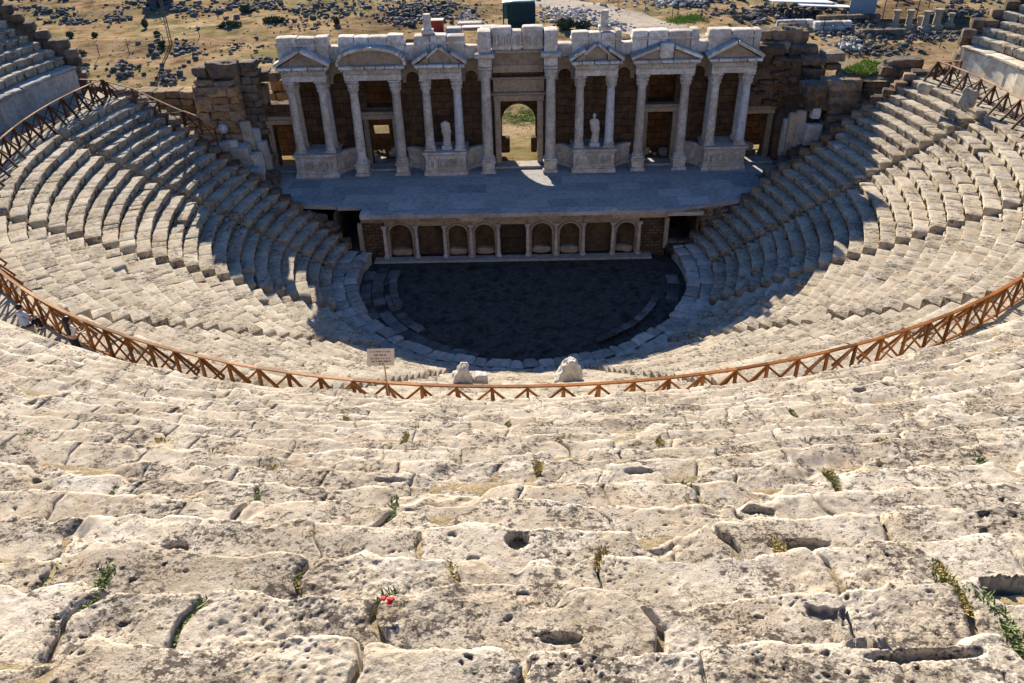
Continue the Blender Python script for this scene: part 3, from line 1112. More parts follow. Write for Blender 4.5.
def make_person(loc, ang, pose, label):
    T = frame(loc, ang)
    root = thing('person', loc, label, 'person')
    lp = lambda D: [(*T(*q['l']), *q['r']) for q in D]
    if pose == 'stand':
        J = [((0, 0, .92), (.15, .11)), ((0, 0, 1.10), (.12, .09)), ((0, .01, 1.28), (.15, .10)), ((0, .0, 1.40), (.12, .08)), ((0, .02, 1.48), (.05, .05)),
             ((0, .035, 1.56), (.075, .085)), ((0, .03, 1.64), (.075, .09)), ((0, .02, 1.69), (.045, .05)),
             ((-.17, 0, 1.38), (.05, .05)), ((-.24, .06, 1.13), (.04, .04)), ((-.22, .26, 1.08), (.027, .024)),
             ((.17, 0, 1.38), (.05, .05)), ((.25, .05, 1.13), (.04, .04)), ((.20, .27, 1.08), (.027, .024)),
             ((-.09, 0, .84), (.095, .095)), ((-.10, .02, .48), (.06, .06)), ((-.10, -.02, .09), (.04, .045)), ((-.10, .10, .04), (.04, .03)),
             ((.09, 0, .84), (.095, .095)), ((.10, .02, .48), (.06, .06)), ((.10, -.02, .09), (.04, .045)), ((.10, .10, .04), (.04, .03))]
        hd = (0, .03, 1.6)
    else:
        J = [((0, 0, .50), (.16, .13)), ((0, .01, .70), (.15, .11)), ((0, .03, .90), (.18, .11)), ((0, .04, 1.00), (.13, .09)), ((0, .06, 1.07), (.055, .055)),
             ((0, .08, 1.15), (.075, .085)), ((0, .075, 1.23), (.08, .095)), ((0, .065, 1.28), (.05, .055)),
             ((-.20, .02, .97), (.06, .06)), ((-.26, .12, .73), (.045, .045)), ((-.17, .34, .66), (.03, .027)),
             ((.20, .02, .97), (.06, .06)), ((.26, .12, .73), (.045, .045)), ((.17, .34, .66), (.03, .027)),
             ((-.11, .10, .48), (.10, .09)), ((-.13, .46, .52), (.07, .07)), ((-.13, .48, .10), (.045, .05)), ((-.13, .60, .05), (.045, .035)),
             ((.11, .10, .48), (.10, .09)), ((.13, .46, .52), (.07, .07)), ((.13, .48, .10), (.045, .05)), ((.13, .60, .05), (.045, .035))]
        hd = (0, .08, 1.19)
    D = [dict(l=l, r=r) for l, r in J]
    E = [(0, 1), (1, 2), (2, 3), (3, 4), (4, 5), (5, 6), (6, 7), (3, 8), (8, 9), (9, 10), (3, 11), (11, 12), (12, 13),
         (0, 14), (14, 15), (15, 16), (16, 17), (0, 18), (18, 19), (19, 20), (20, 21)]
    hand(T, D, E, 10, (.1, .95, -.1), (1, 0, 0))
    hand(T, D, E, 13, (-.1, .95, -.1), (-1, 0, 0))
    # nose, ears
    n0 = len(D)
    D.append(dict(l=(hd[0], hd[1]+.115, hd[2]-.01), r=(.013, .016)))
    E.append((5, n0))
    for sx in (-1, 1):
        D.append(dict(l=(hd[0]+sx*.085, hd[1]-.005, hd[2]), r=(.012, .022)))
        E.append((5, len(D)-1))
    body = skinned('body', lp(D), E, M['skin'], root)
    mb = MB()
    for sx in (-1, 1):
        mb.lathe([(.002, -.006), (.008, 0), (.002, .006)], T(hd[0]+sx*.032, hd[1]+.082, hd[2]+.018), 8)
    mb.lathe([(.002, -.004), (.02, 0), (.002, .004)], T(hd[0], hd[1]+.08, hd[2]-.05), 8)
    mb.build('face', M['hair'], root)
    # clothes: slightly larger sleeves of the same skeleton
    g = lambda i, k, kk=None: (*T(*D[i]['l']), D[i]['r'][0]*k, D[i]['r'][1]*(kk or k))
    half = lambda i, j, t, k: (*T(*[D[i]['l'][q]*(1-t)+D[j]['l'][q]*t for q in range(3)]), D[j]['r'][0]*k, D[j]['r'][1]*k)
    top = [g(1, 1.2), g(2, 1.14), g(3, 1.1), g(8, 1.2), half(8, 9, .6, 1.45), g(11, 1.2), half(11, 12, .6, 1.45), half(1, 0, .75, 1.06)]
    st = pose == 'stand'
    sh = skinned('shirt', top, [(0, 1), (1, 2), (2, 3), (3, 4), (2, 5), (5, 6), (0, 7)], M['white_shirt' if st else 'blue_shirt'], root)
    lg = [g(0, 1.12), g(14, 1.1), g(15, 1.2), half(15, 16, .9, 1.4), g(18, 1.1), g(19, 1.2), half(19, 20, .9, 1.4), half(0, 1, .35, 1.2)]
    skinned('trousers', lg, [(0, 1), (1, 2), (2, 3), (0, 4), (4, 5), (5, 6), (0, 7)], M['black_trousers'], root)
    if st:
        mb = MB()
        mb.rock(T(0, .0, 1.655), (.215, .25, .25), rz=ang, n=8, k=2.2, amp=.06, seed=3)
        mb.rock(T(.01, -.085, 1.40), (.25, .13, .66), rz=ang, n=8, k=2.4, amp=.10, seed=4)
        mb.build('hair', M['hair'], root, smooth=180)
    else:
        mb = MB()
        mb.rock(T(0, .035, 1.25), (.215, .235, .21), rz=ang, n=8, k=2.2, amp=.07, seed=5)
        mb.build('hair', M['hair'], root, smooth=180)
        b = [(*T(0, .035, .80), .185, .128), (*T(0, .04, .855), .19, .128)]
        skinned('stripe', b, [(0, 1)], M['navy'], sh)
    return root


pw = pol(rad(-31.0), 29.95, 11.19)
make_person((pw[0], pw[1], 11.19), rad(-25), 'stand', 'woman with long black hair, white top and black trousers standing at the railing')
pm_ = pol(rad(-37.2), 30.05, 11.19)
make_person((pm_[0]+.1, pm_[1]-.1, 11.19-.02), rad(-20), 'sit', 'person in a pale blue shirt with navy band sitting behind the railing')
mb = MB()
mb.rock((pm_[0]+.05, pm_[1]-.15, 11.19+.2), (.7, .5, .46), rz=.4, n=6, k=6, amp=.08)
tag(mb.build('seat_stone', M['seat'], loc=(pm_[0], pm_[1], 11.19), smooth=50), 'squat block of stone under the seated person in pale blue', 'stone')

# two tall broken stones standing in the seats beyond the railing
for (px, py, w, h, r_, lab) in ((569, 372, .98, 1.75, 21.6, 'tall tapering pale stone standing among the seats just beyond the railing'),
                                (462, 377, .8, 1.15, 22.4, 'small pointed pale stone with a low shoulder, just beyond the railing')):
    d = ray(px, py)
    t = (r_*-1+CY)/d[1]
    p = CAM+d*((CY-r_)/d[1])
    zb = Z0+RISE*math.floor((r_-R0)/TREAD)+.4
    mb = MB()
    top = p[2]+.62
    P, F = cube_template(16)
    q = P/((np.abs(P)**9).sum(1)**(1/9))[:, None]
    V = q*np.array((w/2, .35, (top-zb)/2))
    tz = (q[:, 2]+1)/2
    V[:, 0] *= 1.25-.95*tz**1.2
    V[:, 0] += .10*w*tz
    V[:, 1] *= 1.1-.5*tz
    V = V+q*(fbm(V*2.6+px, 5, px, .6)*.20)[:, None]
    mb.add(V+np.array((p[0], p[1], (top+zb)/2)), F)
    if px < 500:
        mb.rock((p[0]+.75, p[1]+.05, zb+.35), (.5, .45, .5), n=9, k=9, amp=.14)
    tag(mb.build('standing_stone', M['statue'], loc=(p[0], p[1], zb), smooth=60), lab, 'stone')

# ------------------------------------------------------------------ stage with its niche front
X0 = .22
SZ = 3.62
stage = thing('stage', (X0, 55, 0), 'broad grey paved stage with a low front of arched niches and small columns', 'stage')
mb = MB()
rng = random.Random(2)
poly = [(-11.1, 53.3), (-11.1, 51.66), (10.6, 51.66), (13.6, 52.4), (17, 53.7), (20.8, 55.6), (22.5, 61.5), (-22.3, 61.5), (-20.6, 55.4), (-17, 54.0), (-13.1, 53.5), (-12.95, 53.3)]
n = len(poly)
mb.add([(x, y, SZ) for x, y in poly]+[(x, y, SZ-.3) for x, y in poly], [list(range(n)), list(range(n, 2*n))[::-1]]+[[i, n+i, n+(i+1) % n, (i+1) % n] for i in range(n)])
mb.build('paving', M['paving'], stage)
colx = [-9.52, -7.27, -5.24, -3.36, -1.40, .70, 2.73, 4.68, 6.78, 8.65]
kinds = 'araadaara'
mb = MB()
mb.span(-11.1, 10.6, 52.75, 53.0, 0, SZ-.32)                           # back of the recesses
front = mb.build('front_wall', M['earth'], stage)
for (x0, x1) in ((-11.1, -9.62), (8.75, 10.6)):
    mb = MB()
    mb.span(x0, x1, 52.05, 52.75, 0, SZ-.32)
    mb.build('end_pier', M['brickwork'], stage)


def arch_panel(mb, x0, x1, z0, z1, y0, y1, r, zs, seg=14, tint=0.0):
    """panel with a round-headed opening"""
    xc = (x0+x1)/2
    arc = [(xc-r, z0), (xc-r, zs)]+[(xc-r*math.cos(math.pi*k/seg), zs+r*math.sin(math.pi*k/seg)) for k in range(1, seg)]+[(xc+r, zs), (xc+r, z0)]
    out = []
    for (x, z) in arc:
        if z <= zs+1e-6:
            out.append((x0 if x < xc else x1, z))
        else:
            t = (x-(xc-r))/(2*r)
            out.append((x0+(x1-x0)*t, z1))
    out[1] = (x0, z1)
    out[-2] = (x1, z1)
    m = len(arc)
    V = [(x, y0, z) for x, z in arc]+[(x, y0, z) for x, z in out]+[(x, y1, z) for x, z in arc]+[(x, y1, z) for x, z in out]
    F = []
    for i in range(m-1):
        F.append([i, i+1, m+i+1, m+i])
        F.append([2*m+i, 3*m+i, 3*m+i+1, 2*m+i+1])
        F.append([i, 2*m+i, 2*m+i+1, i+1])
    mb.add(V, F, tint)


def archivolt(mb, xc, zs, r, w, y0, y1, seg=14):
    poly = [(xc-(r+w)*math.cos(math.pi*k/seg), zs+(r+w)*math.sin(math.pi*k/seg)) for k in range(seg+1)]
    inn = [(xc-r*math.cos(math.pi*k/seg), zs+r*math.sin(math.pi*k/seg)) for k in range(seg+1)]
    m = seg+1
    V = [(x, y, z) for y in (y0, y1) for L in (poly, inn) for x, z in L]
    F = []
    for i in range(seg):
        F += [[i, i+1, m+i+1, m+i], [2*m+i, 3*m+i, 3*m+i+1, 2*m+i+1], [i, 2*m+i, 2*m+i+1, i+1], [m+i, m+i+1, 3*m+i+1, 3*m+i]]
    F += [[0, m, 3*m, 2*m], [m-1, 2*m-1, 4*m-1, 3*m-1]]
    mb.add(V, F)


for i, kd in enumerate(kinds):
    x0, x1 = colx[i], colx[i+1]
    mb = MB()
    if kd == 'a':
        arch_panel(mb, x0+.02, x1-.02, .16, 3.0, 52.0, 52.74, (x1-x0)*.36, 1.98)
        mb.rock(((x0+x1)/2, 52.45, .4), ((x1-x0)*.7, .5, .5), n=5, k=4, amp=.12)
        nb = mb.build('niche', M['niche'], stage)
        m2 = MB()
        archivolt(m2, (x0+x1)/2, 1.98, (x1-x0)*.365, .12, 51.86, 51.997)
        for s_ in (-1, 1):
            m2.box(((x0+x1)/2+s_*(x1-x0)*.40, 51.92, 1.93), (.2, .16, .1), 0, .3, .02)
        m2.build('archivolt', M['niche'], nb)
    else:
        mb.span(x0+.02, x1-.02, 51.98, 52.74, 2.62, 3.0)
        nb = mb.build('lintel', M['niche'], stage)
        if kd == 'd':
            m2 = MB()
            for k in range(9):
                m2.span(x0+.25+k*.19, x0+.29+k*.19, 52.4, 52.44, .18, 2.6)
            m2.span(x0+.2, x1-.2, 52.39, 52.45, 1.3, 1.36)
            m2.build('door_bars', M['iron'], stage)
for x in colx:
    mb = MB()
    mb.lathe([(.13, .42), (.135, 1.2), (.11, 2.35)], (x, 51.86, 0), 14)
    c = mb.build('column', M['marble'], stage, smooth=50)
    mb = MB()
    mb.box((x, 51.86, .24), (.36, .34, .16), b=.02)
    mb.lathe([(.18, .3), (.19, .34), (.15, .38), (.16, .42)], (x, 51.86, 0), 14)
    mb.build('base', M['marble'], c, smooth=50)
    mb = MB()
    mb.lathe([(.115, 2.35), (.17, 2.5), (.2, 2.6)], (x, 51.86, 0), 10)
    mb.box((x, 51.86, 2.64), (.4, .36, .09), b=.02)
    mb.build('capital', M['marble'], c, smooth=50)
mb = MB()
x = -11.1
while x < 10.6:
    L = min(rng.uniform(1.2, 2.6), 10.6-x)
    if L < .5:
        L = 10.6-x
    mb.span(x+.01, x+L-.01, 51.74+rng.uniform(-.04, .06), 52.7, 3.0, SZ-.32+rng.uniform(-.02, .0), rng.uniform(-1, 1), .02)
    x += L
    if x > 10.55:
        break
mb.build('frieze', M['niche'], stage)
mb = MB()
x = -11.15
while x < 10.6:
    L = min(rng.uniform(.9, 2.4), 10.7-x)
    if rng.random() < .86:
        mb.rock((x+L/2, 52.02+rng.uniform(-.10, .14), SZ-.13+rng.uniform(-.05, .03)), (L-.02, .7, rng.uniform(.2, .32)), n=8, k=9, amp=.16, tint=rng.uniform(-1, 1), tilt=(rng.uniform(-.05, .03), rng.uniform(-.03, .03)))
    x += L
mb.build('cornice', M['paving'], stage, smooth=50)
mb = MB()
mb.span(-10.4, 9.6, 51.3, 52.1, -.02, .155, b=.03)
mb.build('plinth', M['slab'], stage)

# rubble side walls of the stage with the two passage mouths
for sg, lab in ((-1, 'rubble wall with a dark passage mouth beside the stage front on the left'), (1, 'rubble wall with a lintelled passage mouth beside the stage front on the right')):
    root = thing('passage_wall', (12*sg+X0, 52, 0), lab, 'wall')
    mb = MB()
    rr = random.Random(40+sg)
    o0, o1 = (11.3, 12.9) if sg < 0 else (10.65, 12.75)

    def topz(x):
        return SZ-.25+max(0, x-17)*.1
    zb = 0.0
    while zb < 6.5:
        h = rr.uniform(.26, .42)
        x = 10.75
        while x < 21:
            L = rr.uniform(.4, .9)
            xc = x+L/2
            y = 52.2+max(0, xc-12.5)*.44
            inside = o0 < xc+.15 and xc-.15 < o1 and .9 < zb+h/2 < (3.02 if sg > 0 else 9)
            if zb+h < topz(xc)+rr.uniform(-.2, .2) and not inside and xc > o0-.1:
                mb.rock((sg*xc+X0*0, y+rr.uniform(-.06, .06), zb+h/2), (L, .6, h), rz=sg*.38 if xc > 13 else 0, n=3, k=7, amp=.08, tint=rr.uniform(-1, 1))
            x += L
        zb += h
    mb.build('wall', M['ruin'], root, smooth=45)
    mb = MB()
    if sg > 0:
        mb.span(sg*o0-.3*sg, sg*o1+.35*sg, 51.85, 52.6, 3.04, 3.3, b=.04)
        mb.build('lintel', M['marble'], root)
    mb = MB()
    mb.span(sg*(o0-.2), sg*(o1+.2), 57.6, 57.9, 0, 3.3)
    for q in (o0-.15, o1+.15):
        mb.span(sg*q-.1, sg*q+.1, 52.5, 57.6, 0, 3.3)
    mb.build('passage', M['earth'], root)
    mb = MB()
    mb.bar((sg*(o0-.12), 51.75, .7), (sg*(o0-.12), 51.75, 3.0), .3, .26, up=(0, 1, 0))
    mb.build('jamb', M['marble_dark'], root)
    # floor ramp of the passage
    mb = MB()
    mb.span(sg*(o0-.1), sg*(o1+.1), 51.0, 57.6, .5, .93, b=.05)
    mb.build('threshold', M['dark_floor'], root)

# ------------------------------------------------------------------ the columned stage building
fac = thing('stage_building', (X0, 61, SZ), 'ruined two-toned stage building with marble columns, pedimented bays and five doorways', 'ruin')
YW = 61.4
mb = MB()
XS = lambda v: v+X0
doors = [(-19.3, -17.4, 7.2), (-11.75, -9.75, 7.45), (-1.45, 1.5, 8.65), (9.95, 12.0, 7.6), (17.5, 19.4, 7.3)]
edges = [-20.1]+[v for d in doors for v in d[:2]]+[20.4]
WT = 12.25
for i in range(0, len(edges), 2):
    x0, x1 = XS(edges[i]), XS(edges[i+1])
    mb.span(x0, x1, YW, YW+1.2, SZ-.1, WT if 0 < i < len(edges)-2 else 8.7)
for j, (d0, d1, zt) in enumerate(doors):
    if j in (0, 4):
        mb.span(XS(d0), XS(d1), YW, YW+1.2, zt, 8.7)
    elif j == 2:
        mb.span(XS(d0), XS(d1), YW, YW+1.2, zt, 12.6)
    else:
        mb.span(XS(d0), XS(d1), YW, YW+1.2, zt, 8.3)
        mb.span(XS(d0), XS(d1), YW, YW+1.2, 10.8, WT)
mb.build('wall', M['wall'], fac)
mb = MB()
arch_panel(mb, XS(-2.6), XS(2.6), SZ-.1, 12.3, 64.9, 65.6, 1.38, 5.95)
mb.span(XS(-2.6), XS(-2.1), 62.6, 64.9, SZ, 12.3)
mb.span(XS(2.1), XS(2.6), 62.6, 64.9, SZ, 12.3)
mb.span(XS(-1.5), XS(-.75), 64.0, 64.88, SZ-.1, 4.75, b=.1)
mb.span(XS(1.0), XS(1.5), 64.0, 64.88, SZ-.1, 4.75, b=.1)
mb.build('rear_arch', M['wall'], fac)
for (xa, xb, yy, zt, sx0, sx1, sz0, sz1) in ((-13.4, -8.2, 66.0, 12.3, -12.3, -10.9, 4.75, 5.45), (8.2, 13.6, 64.6, 12.3, 9.0, 9.7, 4.6, 5.7), (-20.6, -16.4, 65.0, 8.6, -18, -17.9, 4, 4.1), (17.0, 21, 65.4, 12.3, 18.1, 18.9, 4.4, 4.9)):  # heights shaped to stop the sun, slits added to land small light patches
    mb = MB()
    mb.span(XS(xa), XS(sx0), yy, yy+.8, SZ-.3, zt)
    mb.span(XS(sx1), XS(xb), yy, yy+.8, SZ-.3, zt)
    mb.span(XS(sx0), XS(sx1), yy+.003, yy+.79, SZ-.3, sz0)
    mb.span(XS(sx0), XS(sx1), yy+.003, yy+.79, sz1, zt)
    mb.build('rear_wall', M['wall'], fac)
for (xa, xb, y1, z) in ((-13.4, -8.2, 66.2, 10.95), (8.2, 13.6, 64.9, 10.95), (16.9, 21, 65.6, 8.72)):  # unseen roof slabs added to keep the door openings dark
    mb = MB()
    mb.span(XS(xa), XS(xb), 62.55, y1, z, z+.3)
    mb.build('shade_slab', M['wall'], fac)
for j, (d0, d1, zt) in enumerate(doors):
    mb = MB()
    w = .46 if j == 2 else .38
    rr = random.Random(j)
    for s_, xx in ((-1, d0), (1, d1)):
        mb.box((XS(xx)+s_*(w/2-.06), YW-.11, (SZ+zt)/2), (w, .34, zt-SZ), 0, rr.uniform(-1, 1), .04)
    f = mb.build('door_frame', M['marble_dark'], fac)
    mb = MB()
    mb.box((XS((d0+d1)/2), YW-.13, zt+w/2+.004), ((d1-d0)+2*w, .40, w), 0, .3, .04)
    mb.box((XS((d0+d1)/2), YW-.2, zt+w+.14), ((d1-d0)+2*w+.3, .6, .24), 0, -.3, .05)
    if j == 2:
        mb.box((XS((d0+d1)/2), YW-.15, zt+w+.75), ((d1-d0)+2*w, .4, .95), 0, .2, .03)
        mb.box((XS((d0+d1)/2), YW-.25, zt+w+1.32), ((d1-d0)+2*w+.3, .7, .2), 0, -.2, .04)
    mb.build('lintel', M['marble_dark'], f)
    mb = MB()
    mb.box((XS((d0+d1)/2), YW-.55, SZ+.08), ((d1-d0)+1.1, 1.3, .16), 0, .3, .03)
    mb.build('step', M['slab'], f)


def column(x, y, z0, zc, r0=.36, mat='marble', ped=None, rough=0):
    rr = random.Random(int(x*100+y*7))
    zsh = z0+.38
    zcap = zc-.95
    mb = MB()
    prof = []
    for k in range(15):
        t = k/14
        prof.append((r0*(1-.17*t**1.6)*(1+rr.uniform(-.012, .012)), zsh+(zcap-zsh)*t))
    mb.lathe(prof, (x, y, 0), 20, rr.uniform(-.6, .9))
    c = mb.build('column', M[mat], fac, smooth=50)
    mb = MB()
    if ped:
        mb.box((x, y, ped+.12), (1.16, 1.16, .24), 0, 0, .04)
        mb.box((x, y, (ped+.24+z0-.16)/2), (.94, .94, z0-.16-ped-.24), 0, .2, .03)
        mb.box((x, y, z0-.08), (1.12, 1.12, .16), 0, -.1, .04)
        mb.build('pedestal', M['marble'], c)
        mb = MB()
    mb.box((x, y, z0+.07), (r0*2.5, r0*2.5, .14), 0, 0, .02)
    mb.lathe([(r0*1.22, .14), (r0*1.28, .2), (r0*1.12, .25), (r0*1.16, .31), (r0*1.02, .38)], (x, y, z0), 20)
    mb.build('base', M['marble'], c, smooth=50)
    mb = MB()
    rt = r0*.84
    mb.lathe([(rt, 0), (rt*1.08, .04), (rt*1.0, .08), (rt*1.22, .3), (rt*1.12, .42), (rt*1.42, .66), (rt*1.3, .72), (rt*1.55, .84)], (x, y, zcap), 16)
    for k in range(8):                                                  # two tiers of leaves
        for (rr_, z1, h) in ((1.16, .16, .26), (1.32, .46, .26)):
            a_ = 2*math.pi*(k+(.5 if z1 > .3 else 0))/8
            mb.rock((x+rt*rr_*math.cos(a_), y+rt*rr_*math.sin(a_), zcap+z1+h/2), (.11, .2, h), rz=a_, n=2, k=4, amp=.1)
    mb.box((x, y, zc-.055), (rt*3.05, rt*3.05, .11), 0, 0, .03)
    mb.build('capital', M['marble'], c, smooth=50)


PB = [(-15.67, 1.57), (-5.68, 1.57), (5.72, 1.57), (15.72, 1.57)]
for xc, hw in PB:
    x0, x1 = XS(xc-hw), XS(xc+hw)
    mb = MB()
    mb.span(x0-.14, x1+.14, 58.84, YW, SZ, SZ+.34, .2, .05)
    mb.span(x0-.06, x1+.06, 58.92, YW, SZ+.34, SZ+.5, .0, .04)
    mb.span(x0, x1, 58.98, YW, SZ+.5, 5.22, .1, .02)
    mb.span(x0-.06, x1+.06, 58.92, YW, 5.22, 5.34, -.1, .03)
    mb.span(x0-.14, x1+.14, 58.84, YW, 5.34, 5.5, .2, .04)
    p = mb.build('podium', M['marble'], fac)
    mb = MB()
    rr = random.Random(int(xc*10))
    for k in range(16):                                                 # the worn carved relief on the die
        mb.rock((x0+.2+(x1-x0-.4)*k/15, 58.96, SZ+1.02+rr.uniform(-.08, .08)), (.16, .12, rr.uniform(.5, .85)), n=3, k=3, amp=.15, tint=rr.uniform(-1, 1))
    mb.build('relief', M['marble'], p, smooth=60)
# curved parapets between the podiums and the great columns
for (xa, xb) in ((-14.1, -12.55), (-7.25, -8.75), (-4.11, -2.75), (4.15, 2.85), (7.29, 8.7), (14.15, 12.75)):
    mb = MB()
    for (z0, z1, o_) in ((SZ, SZ+.3, .08), (SZ+.3, 5.05, 0), (5.05, 5.3, .09)):
        V, m = [], 11
        for k in range(m):
            t = math.pi/2*k/(m-1)
            cx_ = xa+(xb-xa)*(1-math.cos(t))
            cy_ = 59.3+(60.95-59.3)*math.sin(t)
            nx, ny = (xb-xa), -(60.95-59.3)
            ll = math.hypot(nx, ny)
            V.append((XS(cx_)+nx/ll*o_, cy_+ny/ll*o_))
        P = [(x, y, z) for (x, y) in V for z in (z0, z1)]
        Q = [(x-(xb-xa)/abs(xb-xa)*.28, y+.28, z) for (x, y) in V for z in (z0, z1)]
        k = len(P)
        F = []
        for i in range(m-1):
            a_, b_ = 2*i, 2*i+2
            F += [[a_, a_+1, b_+1, b_], [k+a_, k+b_, k+b_+1, k+a_+1], [a_+1, k+a_+1, k+b_+1, b_+1], [a_, b_, k+b_, k+a_]]
        F += [[0, k, k+1, 1], [2*m-2, 2*m-1, k+2*m-1, k+2*m-2]]
        mb.add(P+Q, F, .2)
    mb.build('curved_parapet', M['marble'], fac)
YC = 59.62
for xc, hw in PB:
    for s_ in (-1, 1):
        blue = abs(xc) > 15 and s_*xc > 0 and xc > 0
        column(XS(xc+s_*1.15), YC, 5.5, 10.9, .345, 'marble_blue' if blue or (abs(xc) < 6 and s_ > 0) else 'marble')
        if abs(xc) > 15:
            column(XS(xc+s_*1.15), 60.85, 5.5, 10.9, .33, 'marble_blue' if xc > 0 or s_ > 0 else 'marble')
for xx in (-12.2, -9.07, 9.15, 12.35):
    column(XS(xx), YC, 4.6, 10.9, .37, 'marble', ped=SZ)
for xx in (-2.40, 2.40):
    column(XS(xx), YC, 4.6, 11.65, .40, 'marble', ped=SZ)


def rake(mb, xa, za, xb, zb, y0, y1, th=.22):
    dx, dz = xb-xa, zb-za
    L = math.hypot(dx, dz)
    nx, nz = -dz/L*th, dx/L*th
    if nz < 0:
        nx, nz = -nx, -nz
    mb.prism([(xa, za), (xb, zb), (xb+nx, zb+nz), (xa+nx, za+nz)], y0, y1, random.uniform(-.5, .8))


def bay_top(xc, hw, style):
    x0, x1 = XS(xc-hw), XS(xc+hw)
    xm = XS(xc)
    mb = MB()
    mb.span(x0, x1, 59.28, YW, 10.9, 11.28, .2, .02)
    mb.span(x0-.03, x1+.03, 59.25, YW, 11.28, 11.36, -.1, .02)
    mb.span(x0, x1, 59.30, YW, 11.36, 11.74, -.4, .02)
    e = mb.build('entablature', M['marble'], fac)
    mb = MB()
    x = x0-.3
    rr = random.Random(int(xc*10)+3)
    while x < x1+.3-.01:                                                # cornice in worn lengths
        L = min(rr.uniform(.6, 1.2), x1+.3-x)
        mb.rock((x+L/2, 60.15+rr.uniform(-.04, .04), 11.86), (L-.015, 2.3, .24+rr.uniform(-.03, .02)), n=6, k=16, amp=.05, tint=rr.uniform(-.6, .8))
        x += L
    for k in range(int((x1-x0+.4)/.26)):
        mb.box((x0-.2+.13+k*.26, 59.12, 11.68), (.13, .16, .1), 0, 0, .01)
    mb.build('cornice', M['marble'], e, smooth=50)
    mb, TY = MB(), MB()
    yf, yb = 59.32, 60.3
    if style == 'arc':
        seg = 18
        zc_ = 11.98
        H = 1.08
        pts = [(XS(xc)-(hw+.25)*math.cos(math.pi*k/seg), zc_+H*math.sin(math.pi*k/seg)**.8) for k in range(seg+1)]
        TY.prism(pts, yf+.12, yb, -.3)
        for k in range(seg):
            rake(mb, pts[k][0], pts[k][1], pts[k+1][0], pts[k+1][1], yf-.22, yb, .2)
    elif style == 'tri':
        TY.prism([(x0-.05, 11.98), (x1+.05, 11.98), (xm, 12.92)], yf+.1, yb, -.3)
        rake(mb, x0-.35, 11.98, xm, 13.0, yf-.22, yb)
        rake(mb, xm, 13.0, x1+.35, 11.98, yf-.22, yb)
    elif style == 'split':
        h = .75
        TY.prism([(xm-h, 11.98), (xm+h, 11.98), (xm+h, 12.35), (xm, 12.95), (xm-h, 12.35)], yf+.3, yb, -.2)
        rake(mb, xm-h-.1, 12.33, xm, 13.0, yf+.05, yb, .18)
        rake(mb, xm, 13.0, xm+h+.1, 12.33, yf+.05, yb, .18)
        for s_ in (-1, 1):
            xo, xi = xm+s_*(hw+.35), xm+s_*(h+.05)
            TY.prism([(xo-s_*.3, 11.98), (xi, 11.98), (xi, 12.55)], yf+.1, yb, -.2)
            rake(mb, xo, 11.98, xi, 12.68, yf-.2, yb, .2)
    else:                                                               # broken: two wings with a rough block between
        for s_ in (-1, 1):
            xo, xi = xm+s_*(hw+.35), xm+s_*.55
            TY.prism([(xo-s_*.3, 11.98), (xi, 11.98), (xi, 12.6)], yf+.1, yb, -.2)
            rake(mb, xo, 11.98, xi, 12.72, yf-.2, yb, .2)
        mb.rock((xm, 59.8, 12.5), (1.05, .9, 1.05), n=6, k=9, amp=.06, tint=.3)
    TY.build('tympanum', M['marble_dark'], mb.build('pediment', M['marble'], fac))
    mb = MB()
    x = x0-.28
    while x < x1+.26:
        L = rr.uniform(.8, 1.7)
        if x+L > x1-.1:
            L = x1+.28-x
        ht = 13.74+rr.uniform(-.06, .10)
        mb.rock((x+L/2, 60.72+rr.uniform(-.05, .05), (12.0+ht)/2), (L-.02, 1.0, ht-12.0), n=7, k=18, amp=.035, tint=rr.uniform(-.7, 1))
        x += L
    mb.span(x0-.3, x1+.3, 60.16, 61.28, 13.15, 13.32, .3, .05)
    mb.build('attic', M['marble'], fac, smooth=45)


for xc, hw, st_ in ((-15.67, 1.62, 'tri'), (-10.63, 2.1, 'arc'), (-5.68, 1.55, 'split'), (5.72, 1.55, 'split'), (10.75, 2.15, 'broken'), (15.72, 1.62, 'tri')):
    bay_top(xc, hw, st_)
# recessed bands and loose blocks between the bays
rr = random.Random(12)
for (a_, b_) in ((-14.0, -12.8), (-8.5, -7.3), (-4.1, -2.9), (2.9, 4.1), (7.3, 8.55), (12.95, 14.05)):
    mb = MB()
    mb.span(XS(a_-.15), XS(b_+.15), 60.7, YW, 11.5, 12.0, .1, .03)
    arch_panel(mb, XS(a_-.15), XS(b_+.15), 10.3, 11.5, 60.85, YW-.01, .48, 10.6, 10)
    mb.build('recessed_band', M['marble_dark'], fac)
    mb = MB()
    mb.rock((XS((a_+b_)/2)+rr.uniform(-.1, .1), 60.9, 12.0+.5), (b_-a_+rr.uniform(-.25, .1), 1.0, rr.uniform(.85, 1.25)), rz=rr.uniform(-.1, .1), n=7, k=9, amp=.06, tilt=(rr.uniform(-.05, .05), rr.uniform(-.06, .06)), tint=rr.uniform(-.5, 1))
    mb.build('loose_block', M['marble'], fac, smooth=50)
